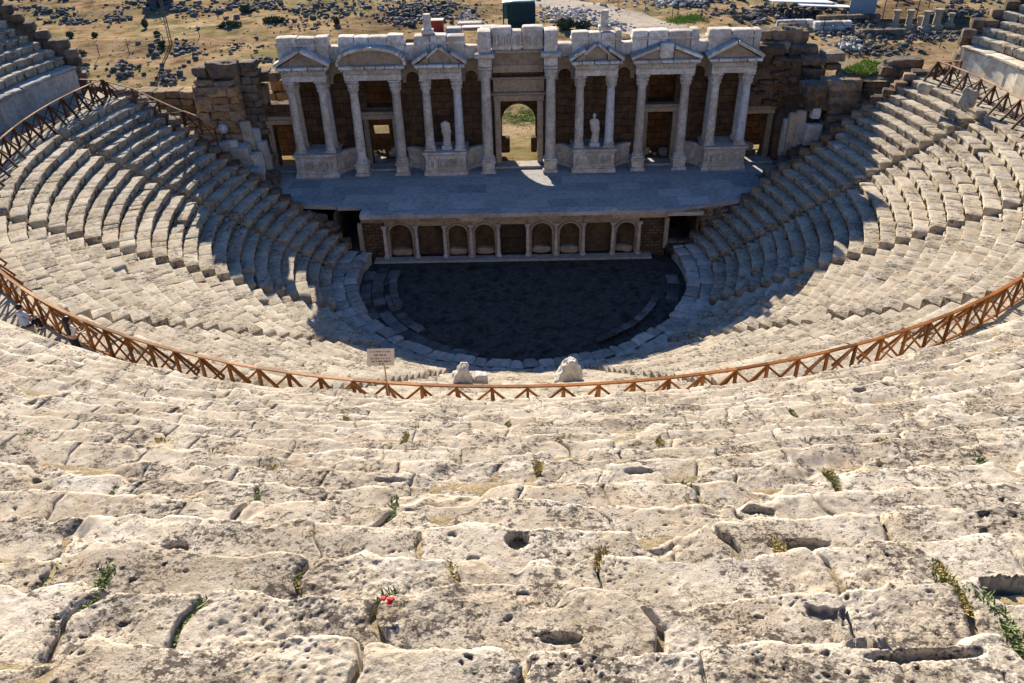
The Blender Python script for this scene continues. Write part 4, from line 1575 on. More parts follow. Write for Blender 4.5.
# centre: stacked blocks on the two tall columns, band between
for s_ in (-1, 1):
    mb = MB()
    x = XS(s_*2.4)
    mb.box((x, 60.1, 11.98), (1.0, 1.6, .64), 0, .2, .04)
    mb.box((x, 60.0, 12.46), (1.45, 1.9, .3), 0, -.1, .06)
    mb.rock((x, 60.2, 13.35), (.98, 1.3, 1.5), n=7, k=14, amp=.04, tint=.4)
    mb.build('impost_block', M['marble'], fac, smooth=45)
mb = MB()
mb.span(XS(-1.9), XS(1.9), 60.5, YW, 10.95, 11.5, .1, .03)
mb.span(XS(-1.9), XS(1.9), 60.55, YW, 11.5, 12.35, -.5, .02)
mb.span(XS(-1.95), XS(1.95), 60.3, YW, 12.35, 12.62, .2, .06)
mb.build('centre_entablature', M['marble_dark'], fac)
mb = MB()
for k, (xa, xb, ht) in enumerate(((-1.9, -.42, 14.2), (-.4, .3, 13.95), (.32, 1.9, 14.22))):
    mb.rock((XS((xa+xb)/2), 60.75, (12.62+ht)/2), (xb-xa, 1.0, ht-12.62), n=8, k=16, amp=.03, tint=.4)
for k in range(17):
    mb.rock((XS(-1.75+k*.22), 60.24, 13.3+rr.uniform(-.06, .06)), (.15, .14, rr.uniform(.6, .95)), n=3, k=3, amp=.15, tint=rr.uniform(-1, .6))
mb.build('carved_frieze', M['marble'], fac, smooth=50)
for xx in (-6.5, 6.3):
    mb = MB()
    mb.box((XS(xx), 60.7, 13.95), (.85, .8, .3), 0, .2, .04)
    mb.lathe([(.3, 14.1), (.29, 14.6), (.27, 15.15)], (XS(xx), 60.7, 0), 12, .3)
    mb.build('stump', M['marble'], fac, smooth=50)


# statues between the columns
def statue(loc, label, head, lean, seed):
    root = thing('statue', loc, label, 'statue')
    mb = MB()
    mb.box((loc[0], loc[1], loc[2]+.16), (.78, .7, .32), 0, .3, .03)
    mb.build('plinth', M['marble_blue'], root)
    rings = [(0.0, .30, .26), (.1, .31, .27), (.3, .29, .25), (.6, .27, .23), (.85, .28, .22), (1.02, .29, .22), (1.15, .26, .2), (1.28, .23, .18), (1.45, .27, .2), (1.6, .31, .2), (1.7, .30, .18),
             (1.76, .2, .14), (1.8, .095, .10)]
    if head:
        rings += [(1.86, .085, .09), (1.9, .11, .12), (1.98, .135, .15), (2.08, .135, .15), (2.16, .1, .11), (2.2, .03, .03)]
    else:
        rings += [(1.83, .08, .085), (1.845, .02, .02)]
    seg = 28
    V, F = [], []
    for (z, rx, ry) in rings:
        for k in range(seg):
            t = 2*math.pi*k/seg
            fold = 1+(.07*math.sin(9*t+z*3)+.05*math.sin(15*t-z*5))*max(0, min(1, (1.7-z)))
            arm = (.14*max(0, math.cos(t))**6+.14*max(0, -math.cos(t))**6)*math.exp(-((z-1.28)/.32)**2)
            fore = .16*max(0, math.cos(t+1.2))**5*math.exp(-((z-1.15)/.13)**2)
            rr_ = fold+arm/.3+fore/.25
            V.append((rx*rr_*math.cos(t)+lean*math.sin(z*2.4), ry*rr_*math.sin(t)-.05*math.sin(z*1.8), z))
    V = np.array(V)
    V = V+.02*np.c_[fbm(V*6, 3, seed), fbm(V*6, 3, seed+1), fbm(V*6, 3, seed+2)]
    for i in range(len(rings)-1):
        for k in range(seg):
            F.append([i*seg+k, i*seg+(k+1) % seg, (i+1)*seg+(k+1) % seg, (i+1)*seg+k])
    F += [list(range(seg))[::-1], [(len(rings)-1)*seg+k for k in range(seg)]]
    mb = MB()
    mb.add(V+np.array((loc[0], loc[1], loc[2]+.32)), F)
    mb.build('figure', M['statue'], root, smooth=60)


statue((XS(-5.55), 59.75, 5.5), 'broad headless draped marble statue on a bluish plinth between left-hand columns', False, .03, 3)
statue((XS(5.78), 59.75, 5.5), 'slender veiled marble statue with its head, between columns right of the central doorway', True, .06, 9)

# ------------------------------------------------------------------ ruined masonry on both sides of the stage building
def stones(mb, rows, seed=1, n=5, k=7, amp=.07):
    """rows of (x0, x1, z0, z1, y, depth, lo, hi): courses of squared stones"""
    rr = random.Random(seed)
    for (x0, x1, z0, z1, y, dp, lo, hi) in rows:
        x = x0
        while x < x1-.05:
            L = rr.uniform(lo, hi)
            if x1-(x+L) < lo*.6:
                L = x1-x
            L = min(L, x1-x)
            hh = (z1-z0)*rr.uniform(.94, 1.03)
            mb.rock((x+L/2, y+rr.uniform(-.09, .09), z0+hh/2), (L*.985, dp*rr.uniform(.9, 1.1), hh), rz=rr.uniform(-.05, .05), n=n+3, k=k+4, amp=amp, fr=2.8, tint=rr.uniform(-1, 1),
                    tilt=(rr.uniform(-.03, .03), rr.uniform(-.03, .03)))
            x += L


def px_stone(mb, x0, y0, x1, y1, yd, dp, rr, k=8, amp=.07, n=6, rz=None, tilt=None):
    """a stone standing at depth yd whose outline spans the given picture box"""
    d = ray((x0+x1)/2, (y0+y1)/2)
    t = yd/d[1]
    p = CAM+d*t
    dist = t
    w = (x1-x0)*dist/FPX
    h = max(.25, ((y1-y0)*dist/FPX-dp*.28)*1.04)
    mb.rock((p[0], p[1], p[2]), (w, dp, h), rz=rr.uniform(-.12, .12) if rz is None else rz, n=n+4, k=k+6, amp=amp*.8, fr=3.4, tint=rr.uniform(-1, 1),
            tilt=tilt or (rr.uniform(-.05, .05), rr.uniform(-.06, .06)))
    return p, w, h


rr = random.Random(31)
root = thing('ruined_pier', (-22, 60, 3.5), 'ochre stained ruined pier with dark overhanging top stones left of the columns', 'ruin')
mb = MB()
zz = 3.4
while zz < 10.3:
    h = rr.uniform(.5, .75)
    stones(mb, [(-23.9, -20.6, zz, zz+h, 60.6, 2.4, .7, 1.5)], rr.randrange(999), 12, 14, .11)
    zz += h
mb.rock((-22.2, 60.9, 7.2), (3.0, 1.7, 9.2), n=8, k=8, amp=.03)
mb.build('pier', M['ochre'], root, smooth=45)
mb = MB()
for (x0, y0, x1, y1) in ((196, 64, 209, 76), (209, 60, 238, 76), (197, 75, 216, 84), (216, 76, 236, 84), (196, 82, 233, 92), (198, 91, 231, 99)):
    px_stone(mb, x0, y0-1, x1, y1+2, 60.2, 1.7, rr, 8, .13, 10)
mb.rock((-22.0, 60.7, 11.0), (2.9, 1.4, 2.0), n=8, k=8, amp=.05)
mb.build('cornice', M['ruin'], root, smooth=45)
mb = MB()
zz = 3.4
while zz < 11.6:
    h = rr.uniform(.4, .65)
    stones(mb, [(-20.7+rr.uniform(0, .3), -19.35+rr.uniform(-.2, .25), zz, zz+h, 61.3, 1.6, .6, 1.3)], rr.randrange(999), 5, 7, .09)
    zz += h
mb.build('rubble_core', M['ruin'], root, smooth=45)
root = thing('broken_arch', (-18.5, 61.8, 8.7), 'row of dark wedge stones bridging the ochre pier and the first column bay', 'ruin')
for (x0, y0, x1, y1) in ((241, 66, 252, 82), (250, 68, 262, 84), (260, 68, 271, 82), (268, 69, 280, 82), (262, 82, 268, 110)):
    mb = MB()
    px_stone(mb, x0, y0, x1, y1, 62.0, 1.3, rr, 7, .08, 6)
    mb.build('stone_block', M['ruin'], root, smooth=45)
mb = MB()
stones(mb, [(-20.2, -16.4, 8.0, 8.75, 64.8, 1.2, .8, 1.6), (-19.6, -17.0, 8.75, 9.6, 65.2, 1.0, .7, 1.2)], 3)
mb.build('back_course', M['ochre'], root, smooth=45)
mb = MB()
zz = 3.0
for i in range(12):
    stones(mb, [(-31-.1*i, -23.9, zz, zz+.55, 62.5+.05*i, 1.6, .7, 1.5)], 60+i, 4, 7, .08)
    zz += .55
tag(mb.build('terrace_wall', M['ochre'], loc=(-27, 62, 3), smooth=45), 'low ochre terrace wall behind the railing corner, left of the pier', 'wall')
mb = MB()
zz = 3.2
for i in range(9):
    stones(mb, [(-24.4+.45*i, -19.2, zz, zz+.45, 58.3+.06*i, 1.0, .6, 1.3)] if i < 6 else [(-23.6, -20.8+.1*i, zz, zz+.45, 59.0, .9, .6, 1.2)], 80+i, 4, 7, .08)
    zz += .45
tag(mb.build('lower_wall', M['ochre'], loc=(-22, 58.5, 3.2), smooth=45), 'ochre lower wall at the foot of the pier, behind the leaning marble slabs', 'wall')
for (x0, y0, x1, y1, yd, dp, mt, lab) in (
        (214, 142, 230, 172, 56.6, .5, 'slab', 'broad grey slab leaning at the top end of the shaded seats on the left'),
        (226, 140, 240, 170, 57.0, .45, 'marble', 'narrow upright marble slab left of the bluish box-shaped block'),
        (230, 143, 251, 172, 57.2, 1.3, 'slab', 'bluish box-shaped block with a flat top between marble slabs on the left'),
        (243, 121, 253, 150, 58.6, .4, 'marble', 'tall pointed marble slab standing against the dark pier core'),
        (253, 128, 262, 158, 58.9, .45, 'marble_blue', 'pale upright marble slab next to the left doorway'),
        (250, 152, 264, 182, 57.6, .8, 'marble', 'carved leaning marble slab at the left end of the stage floor'),
        (262, 140, 271, 178, 58.8, .6, 'slab', 'grey slab standing beside the left doorway jamb'),
        (240, 167, 262, 176, 56.2, .9, 'slab', 'flat grey block lying at the top of the shaded seats by the stage corner')):
    mb = MB()
    p, w, h = px_stone(mb, x0, y0, x1, y1, yd, dp, rr, 9, .06, 7)
    tag(mb.build('marble_slab', M[mt], loc=(p[0], p[1], p[2]-h/2), smooth=45), lab, 'slab')
mb = MB()
stones(mb, [(-21.4, -18.2, 3.0, 4.6, 57.9, 1.2, .7, 1.4)], 4)
stones(mb, [(-23, -19.8, 4.2, 5.4, 57.0, 1.2, .7, 1.4)], 9)
tag(mb.build('slab_bed', M['ruin'], loc=(-20, 57.5, 3), smooth=45), 'dark rubble bed under the leaning slabs at the left stage end', 'rubble bed')
q = CAM+ray(223, 129)*(56.8/ray(223, 129)[1])
root = thing('floodlight', (q[0], q[1], q[2]-1.2), 'round pale floodlight on a short post below the ochre pier', 'lamp')
mb = MB()
mb.lathe([(.05, -.34), (.26, -.26), (.34, 0), (.26, .26), (.05, .34)], tuple(q), 16)
mb.build('lamp_head', M['lamp'], root, smooth=60)
mb = MB()
mb.tube([(q[0], q[1], q[2]-1.3), (q[0], q[1], q[2]-.3)], .05, 8)
mb.build('pole', M['iron'], root)

root = thing('ruined_wall', (20, 61, 3.5), 'tall dark brown ruined wall stepping down to the right of the last column bay', 'ruin')
mb = MB()
for (x0, x1, z0, z1, y, dp) in ((17.4, 20.5, 7.7, 10.6, 61.9, 1.8), (17.6, 20.2, 10.2, 12.3, 62.0, 1.8), (19.8, 22.4, 7.4, 10.2, 61.8, 2.0), (20.2, 23.4, 3.2, 7.8, 61.8, 2.0), (19.8, 21.6, 9.6, 11.4, 62.0, 1.7), (22.2, 24.6, 3.2, 8.6, 61.9, 2.0), (23.6, 26.6, 3.2, 9.0, 62.2, 2.0)):
    mb.rock(((x0+x1)/2, y, (z0+z1)/2), (x1-x0, dp, z1-z0), n=14, k=7, amp=.11, tint=rr.uniform(-1, 1))
mb.build('core', M['earth'], root, smooth=60)
mb = MB()
for i in range(34):
    zq = rr.uniform(7.6, 11.6)
    xq = rr.uniform(17.8, 22.8-(max(0, zq-8.4))*.75)
    mb.rock((xq, 60.95+rr.uniform(-.1, .15), zq), (rr.uniform(.35, .9), .7, rr.uniform(.25, .45)), rz=rr.uniform(-.2, .2), n=4, k=5, amp=.12, tint=rr.uniform(-1, 1))
mb.build('facing_stones', M['earth'], root, smooth=45)
mb = MB()
for (x0, y0, x1, y1, yd) in ((757, 27, 770, 37, 63.4), (769, 26, 783, 37, 63.5), (757, 38, 772, 51, 62.6), (771, 39, 788, 51, 62.6), (781, 24, 800, 43, 64.2), (792, 27, 806, 44, 64.5), (786, 42, 815, 55, 63.0),
                             (800, 52, 823, 63, 61.8), (802, 64, 822, 73, 61.4), (800, 72, 818, 82, 61.2)):
    px_stone(mb, x0, y0, x1, y1+3, yd, 1.5, rr, 7, .14, 9)
mb.build('top_stones', M['ruin'], root, smooth=45)
root = thing('rounded_ruin', (24, 58.5, 5), 'rounded pile of dark weathered courses above the right-hand seats', 'ruin')
mb = MB()
for (x0, y0, x1, y1) in ((823, 75, 858, 84), (824, 83, 858, 91), (825, 90, 857, 99), (826, 98, 857, 107), (802, 80, 824, 92), (803, 90, 826, 104)):
    px_stone(mb, x0, y0, x1, y1+7, 58.6, 1.6, rr, 5, .12, 11)
mb.build('rounded_courses', M['ruin'], root, smooth=60)
mb = MB()
for i, zz in enumerate(np.arange(3.6, 7.8, .5)):
    stones(mb, [(20.4+.3*i, 26.0+.3*i, zz, zz+.5, 58.2+.02*i, 1.3, .6, 1.3)], 200+i, 4, 7, .1)
mb.build('courses', M['ruin'], root, smooth=45)
root = thing('stepped_wall', (28, 60, 7), 'stepped wall of long brown blocks beside the bright grass on the right', 'ruin')
mb = MB()
for (x0, y0, x1, y1, yd) in ((884, 56, 920, 68, 61), (881, 65, 920, 79, 60.5), (879, 64, 892, 78, 60.4), (862, 74, 891, 87, 60), (858, 85, 889, 100, 59.6), (848, 73, 863, 88, 60.3), (838, 70, 850, 80, 61.2), (887, 78, 908, 92, 59.5),
                             (855, 96, 885, 110, 59.2), (880, 90, 896, 104, 59.2), (858, 68, 872, 77, 61.6)):
    px_stone(mb, x0, y0, x1, y1+3, yd, 1.3, rr, 9, .12, 9)
mb.build('blocks', M['ruin'], root, smooth=45)
mb = MB()
for i, zz in enumerate(np.arange(3.6, 8.8, .5)):
    stones(mb, [(25.6, 30.5, zz, zz+.5, 60.9, 1.6, .6, 1.4)], 300+i, 4, 7, .1)
mb.build('core', M['ruin'], root, smooth=45)
for (x0, y0, x1, y1, mt, lab) in ((822, 49, 842, 62, 'ruin', 'upper brown block left of the bright grass patch'), (824, 60, 839, 70, 'ochre', 'ochre block below the brown block, left of the bright grass')):
    mb = MB()
    p, w, h = px_stone(mb, x0, y0, x1, y1, 62, 1.4, rr, 7, .08, 6)
    tag(mb.build('stone_block', M[mt], loc=tuple(p), smooth=45), lab, 'block')
for (x0, y0, x1, y1, yd, dp, mt, lab) in (
        (787, 112, 795, 150, 58.3, .5, 'marble_dark', 'tall narrow marble slab beside the right doorway'),
        (794, 110, 803, 156, 58.2, .5, 'marble', 'tallest upright marble slab right of the right doorway'),
        (781, 118, 788, 158, 58.6, .5, 'slab', 'grey slab next to the right door jamb'),
        (804, 123, 820, 146, 57.6, .7, 'marble', 'pale heart-shaped slab leaning above the shaded seats on the right'),
        (811, 107, 819, 119, 58.0, .6, 'marble_blue', 'small bluish block on top of the wall under the rounded ruin'),
        (791, 147, 806, 158, 56.6, .9, 'ruin', 'square brown block at the right end of the stage floor'),
        (766, 165, 776, 177, 55.2, .9, 'ruin', 'dark round stone left at the right corner of the stage'),
        (777, 163, 786, 174, 55.4, .9, 'ruin', 'dark stone beside the round one at the right stage corner')):
    mb = MB()
    p, w, h = px_stone(mb, x0, y0, x1, y1, yd, dp, rr, 8 if yd > 56 else 3, .07, 7)
    tag(mb.build('marble_slab' if mt != 'ruin' else 'stone_block', M[mt], loc=(p[0], p[1], p[2]-h/2), smooth=45), lab, 'slab' if mt != 'ruin' else 'block')
mb = MB()
for i, zz in enumerate(np.arange(3.2, 6.6, .45)):
    stones(mb, [(18.2+.55*i, 23.2+.3*i, zz, zz+.45, 57.3+.12*i, 1.3, .6, 1.3)], 400+i, 4, 7, .1)
tag(mb.build('rubble_bank', M['ruin'], loc=(20, 57.5, 3.2), smooth=45), 'dark rubble bank under the upright marble slabs at the right stage end', 'rubble bank')
for sg, lab in ((-1, 'stepped end wall under the left ends of the lower seats'), (1, 'stepped end wall under the right ends of the lower seats')):
    mb = MB()
    r2 = random.Random(8+sg)
    for k in range(NROW+4):
        r_ = R0+TREAD*k
        zt = min(Z0+RISE*(k+1), 11.2)
        zz = max(zt-3.2, .3)
        while zz < zt-.15:
            p = pol(sg*rad(106.2+r2.uniform(0, 1.0)), r_+.4, zz+.2)
            mb.rock(p, (.85, .8, .48), rz=-sg*rad(16)+r2.uniform(-.1, .1), n=3, k=7, amp=.09, tint=r2.uniform(-1, 1))
            zz += .43
    tag(mb.build('end_wall', M['ruin'], loc=tuple(pol(sg*rad(106.5), 20, 1)), smooth=45), lab, 'wall')

# one fallen pale block on the right walkway, others on the seats
for (px, py, w, dp, h, z, lab) in ((969, 98, .5, .9, 1.1, 11.2, 'rounded pale boulder standing behind the railing on the right walkway'), (924, 90, .7, .7, .7, 11.0, 'small pale block by the first post of the right railing')):
    p = at(px, py, z+h/2)
    mb = MB()
    mb.rock(p, (w, dp, h), rz=.5, n=10, k=8, amp=.14, tilt=(.0, .25))
    tag(mb.build('boulder', M['seat'], loc=(p[0], p[1], z), smooth=60), lab, 'stone')

# ------------------------------------------------------------------ the plain behind
def gz(x, y):
    P = np.c_[np.atleast_1d(x), np.atleast_1d(y), np.zeros(np.size(x))]
    near_ = 1-sstep(66, 90, P[:, 1])
    return 3.0+(1-near_)*(1.1*fbm(P*.022+4, 3, 301)+.45*fbm(P*.11, 3, 302))+.12*fbm(P*.5, 2, 303)


def zg(p):
    return float(gz(p[0], p[1])[0])


xs = np.concatenate((np.linspace(-3000, -160, 22), np.linspace(-150, 150, 240), np.linspace(160, 3000, 22)))
ys = np.concatenate((np.linspace(-400, 40, 10), np.linspace(44, 200, 190), np.linspace(205, 600, 50), np.linspace(640, 4000, 24)))
XX, YY = np.meshgrid(xs, ys, indexing='ij')
ZZ = gz(XX.ravel(), YY.ravel())
V = np.c_[XX.ravel(), YY.ravel(), ZZ]
nx_, ny_ = len(xs), len(ys)
i, j = np.meshgrid(np.arange(nx_-1), np.arange(ny_-1), indexing='ij')
k = (i*ny_+j).ravel()
F = np.c_[k, k+ny_, k+ny_+1, k+1]
cen = V[F].mean(1)
rc = np.hypot(cen[:, 0]-CX, cen[:, 1]-CY)
keep = ~((cen[:, 1] < 61.6) & ((rc < 46) | (np.abs(cen[:, 0]) < 34)))
mb = MB()
mb.add(V, F[keep])
tag(mb.build('ground', M['ground'], smooth=180, recalc=False), kind='structure')

# dirt road crossing the plain
mb = MB()
cl = [at(*q, 3.0) for q in ((470, -12), (530, -3), (565, 4), (600, 13), (632, 23), (655, 33), (672, 45))]
pts = []
for a_, b_ in zip(cl[:-1], cl[1:]):
    for t in np.linspace(0, 1, 8, endpoint=False):
        pts.append(a_*(1-t)+b_*t)
pts.append(cl[-1])
V, F = [], []
for i, p in enumerate(pts):
    d = pts[min(i+1, len(pts)-1)]-pts[max(i-1, 0)]
    nn = np.array((-d[1], d[0], 0))/np.hypot(d[0], d[1])
    for s_ in np.linspace(-1, 1, 9):
        w = 4.2+.5*math.sin(i*.7)
        qx = p+nn*s_*w
        V.append((qx[0], qx[1], zg(qx)+.05*(1-abs(s_))+.012))
for i in range(len(pts)-1):
    for j in range(8):
        F.append([i*9+j, i*9+j+1, i*9+j+10, i*9+j+9])
mb.add(V, F)
tag(mb.build('road', M['road'], smooth=180), kind='structure')

# scattered field stones: the larger ones one by one, the crumbs as rubble
protos = []
for v in range(7):  # seven shapes of stone
    mb = MB()
    P, Fc = cube_template(5)
    mb.rock((0, 0, .35), (1.0, .85, .8), n=5, k=2.6+v*.5, amp=.24, seed=v*13)
    o = mb.build('field_stone', M['rock'], loc=(0, 0, 0), smooth=50)
    protos.append(o)
used = [0]*7
RUB = MB()
PAL = MB()
rr = random.Random(99)


def field_stone(x, y, s, lab, group, mat=None, flat=1.0):
    v = rr.randrange(7)
    if used[v] == 0:
        o = protos[v]
    else:
        o = protos[v].copy()
        COL.objects.link(o)
    used[v] += 1
    o.location = (x, y, zg((x, y))-.2*s)
    o.scale = (s*rr.uniform(.8, 1.3), s*rr.uniform(.8, 1.2), s*flat*rr.uniform(.7, 1.1))
    o.rotation_euler = (rr.uniform(-.2, .2), rr.uniform(-.2, .2), rr.uniform(0, 6.3))
    tag(o, lab, 'stone', group)


def heap(px, py, sx, sy, n, smin, smax, big=0, lab='', group='', pale=False):
    smin, smax, n = smin*.45, smax*.72, int(n*1.7)
    """stones heaped round a picture point on the plain"""
    for q in range(n+big):
        gx, gy = rr.gauss(0, sx), rr.gauss(0, sy)
        p = at(px+gx, py+gy, 3.0)
        if q < big:
            field_stone(p[0], p[1], rr.uniform(smax*.8, smax*1.25), lab, group)
        else:
            s = rr.uniform(smin, smax)
            cen_ = max(0, 1-abs(gx)/(2*sx))
            (PAL if pale else RUB).rock((p[0], p[1], zg(p)+s*.14+cen_*rr.uniform(0, .35)), (s*rr.uniform(.8, 1.4), s, s*rr.uniform(.5, .9)), rr.uniform(0, 3), 2, 3.0, .22, tilt=(rr.uniform(-.4, .4), rr.uniform(-.4, .4)), tint=rr.uniform(-1, 1))


GL = 'field stones on the dry plain'
heap(52, 13, 16, 2, 26, .4, 1.1, 9, 'dark stone in the long heaps at the far left of the plain', 'far left heap stones')
heap(70, 22, 14, 2, 22, .4, 1.0, 7, 'dark stone in the long heaps at the far left of the plain', 'far left heap stones')
heap(15, 28, 12, 1.5, 18, .4, .9, 4, 'dark stone in the long heaps at the far left of the plain', 'far left heap stones')
heap(30, 3, 20, 1.5, 25, .4, 1.0)
heap(115, 19, 9, 3, 20, .4, 1.0, 6, 'dark stone on the slope left of the tall mast', 'stones left of the mast')
heap(150, 8, 14, 2, 25, .5, 1.2, 6, 'dark stone beside the square ruin near the mast', 'stones near the mast')
heap(200, 10, 22, 4, 46, .5, 1.2, 10, 'dark stone in the ruins right of the mast', 'stones right of the mast')
heap(255, 5, 20, 3, 40, .5, 1.2, 8, 'dark stone in the ruins right of the mast', 'stones right of the mast')
heap(330, 10, 26, 6, 60, .4, 1.1, 10, 'dark stone on the plain above the arched pediment', 'stones above the arched pediment')
heap(430, 11, 22, 6, 130, .4, 1.1, 14, 'dark stone in the large heap left of the green shed', 'large heap stones')
heap(400, 18, 12, 4, 60, .4, 1.0, 6, 'dark stone in the large heap left of the green shed', 'large heap stones')
heap(300, 25, 22, 4, 26, .3, .7, 5, 'dark stone on the bare ground above the first columns', 'stones above the first columns')
heap(240, 48, 16, 4, 22, .3, .7, 6, 'dark stone on the sand behind the ochre pier', 'stones behind the pier')
heap(186, 50, 7, 4, 26, .4, .9, 6, 'stone in the heap behind the mesh fence on the left', 'heap behind the mesh fence')
heap(170, 78, 9, 5, 26, .35, .8, 6, 'stone in the heap left of the ochre pier', 'heap left of the pier')
heap(125, 72, 10, 4, 30, .35, .8, 6, 'stone strewn on the slope behind the railing corner', 'stones behind the railing corner')
heap(80, 72, 9, 3, 24, .35, .8, 5, 'stone strewn behind the end of the left upper tier', 'stones behind the left tier')
heap(145, 92, 10, 3, 24, .3, .7, 4, 'stone strewn on the slope behind the railing corner', 'stones behind the railing corner')
heap(155, 55, 5, 4, 14, .4, .9, 3, 'stone at the foot of the mast', 'stones at the mast')
heap(270, 62, 10, 2, 20, .3, .7, 3, 'dark stone on the sand behind the ochre pier', 'stones behind the pier')
heap(565, 16, 20, 5, 150, .3, .8, pale=True)
heap(600, 27, 16, 3, 60, .3, .8, pale=True)
heap(680, 5, 26, 3, 110, .35, 1.0, pale=True)
heap(470, 20, 10, 5, 40, .3, .7, pale=True)
heap(395, 6, 60, 5, 80, .25, .6, pale=True)
heap(690, 8, 12, 2, 30, .5, 1.2, 5, 'dark stone on the low mound beyond the bend of the road', 'mound stones')
heap(725, 18, 14, 3, 20, .3, .7, 5, 'stone on the sand right of the road', 'stones right of the road')
heap(760, 22, 18, 4, 60, .5, 1.2, 8, 'grey block among the ruins behind the last pediment', 'ruins behind the last pediment')
heap(800, 14, 22, 4, 70, .5, 1.3, 8, 'grey block among the ruins below the white roof sheets', 'ruins below the white sheets')
heap(850, 36, 28, 5, 90, .3, .9, 10, 'grey stone in the excavated ruins below the ruined columns', 'excavated ruins')
heap(920, 42, 26, 4, 80, .3, .8, 10, 'grey stone in the excavated ruins below the ruined columns', 'excavated ruins')
heap(960, 18, 20, 4, 60, .4, 1.1, 6, 'stone on the slope right of the ruined columns', 'stones right of the columns')
heap(870, 55, 22, 4, 60, .3, .8, 6, 'pale grey stone strewn behind the bright grass', 'stones behind the bright grass')
heap(845, 50, 8, 4, 24, .4, .9, pale=True)
heap(740, 2, 40, 2, 40, .5, 1.3)
heap(900, 4, 50, 2, 40, .5, 1.2)
for q in range(40):
    p = at(rr.uniform(0, 760), rr.uniform(0, 60), 3.0)
    field_stone(p[0], p[1], rr.uniform(.3, .6), 'lone small dark stone lying on the dry grass of the plain', 'lone stones on the plain')
for q in range(1500):
    p = at(rr.uniform(-60, 1080), 75*rr.random()**1.6-6, 3.0)
    s = rr.uniform(.08, .3)
    (RUB if rr.random() < .6 else PAL).rock((p[0], p[1], zg(p)+s*.2), (s*1.2, s, s*.8), 0, 1, 3, .1, tint=rr.uniform(-1, 1))
for q in range(160):                                                     # sunlit rubble seen through the doors
    p = (rr.uniform(-14, 20), 63.2+rr.random()**1.5*6, 0)
    s = rr.uniform(.2, .7)
    if abs(p[0]-.3) > 2:
        PAL.rock((p[0], p[1], 3.1+s*.4+max(0, 66-p[1])*.12*rr.random()), (s*1.3, s, s*.9), rr.uniform(0, 3), 2, 5, .12, tint=rr.uniform(-1, 1))
tag(RUB.build('dark_rubble', M['rock'], smooth=50), kind='stuff')
tag(PAL.build('pale_rubble', M['pale_rock'], smooth=50), kind='stuff')
for v in range(7):
    if used[v] == 0:
        bpy.data.objects.remove(protos[v])


def tuft(mb, c, R, H, n, seed, w=.03, lean=.5):
    r2 = random.Random(seed)
    for q in range(n):
        a_, d_ = r2.uniform(0, 6.3), R*math.sqrt(r2.random())
        b_ = r2.uniform(0, 6.3)
        x, y = c[0]+d_*math.cos(a_), c[1]+d_*math.sin(a_)
        h = H*r2.uniform(.4, 1.0)
        lx, ly = lean*h*math.cos(b_), lean*h*math.sin(b_)
        sx, sy = w*math.cos(b_+1.57), w*math.sin(b_+1.57)
        mb.add([(x-sx*.5, y-sy*.5, c[2]), (x+sx*.5, y+sy*.5, c[2]), (x+lx*.5+sx, y+ly*.5+sy, c[2]+h*.6), (x+lx, y+ly, c[2]+h), (x+lx*.5-sx, y+ly*.5-sy, c[2]+h*.6)], [[0, 1, 2, 3, 4]], r2.uniform(-1, 1))


# grass and shrubs of the plain
G = MB()
for (px, py, sx, sy, n, H) in ((685, 24, 8, 2.0, 700, .35), (522, 117, 10, 4.5, 1500, .07)):
    for q in range(n):
        p = at(px+rr.gauss(0, sx), py+rr.gauss(0, sy), 3.05)
        if p[1] < 70 and px < 600:
            continue
        tuft(G, (p[0], p[1], zg(p)-.02), .25, H, 3, rr.randrange(10**6), .05, 1.2)
for q in range(1600):
    px, py = rr.uniform(843, 889), rr.uniform(58, 77)
    if abs(px-866)/24+abs(py-67-(px-866)*-.12)/8 > 1.0:
        continue
    p = CAM+ray(px, py)*((61.5+(67-py)*.22)/ray(px, py)[1])
    tuft(G, (p[0], p[1], p[2]-.12), .2, .26, 3, rr.randrange(10**6), .04, .9)
tag(G.build('green_grass', M['brightgrass'], recalc=False), kind='stuff')
mb = MB()
V, F, m = [], [], 14
for i in range(m):
    for j in range(8):
        px, py = 838+i*4.0, 56+j*3.2
        p = CAM+ray(px, py)*((61.5+(67-py)*.22)/ray(px, py)[1])
        V.append((p[0], p[1], p[2]-.22))
for i in range(m-1):
    for j in range(7):
        F.append([i*8+j, (i+1)*8+j, (i+1)*8+j+1, i*8+j+1])
mb.add(V, F)
tag(mb.build('grass_bank', M['soil'], smooth=180), kind='structure')


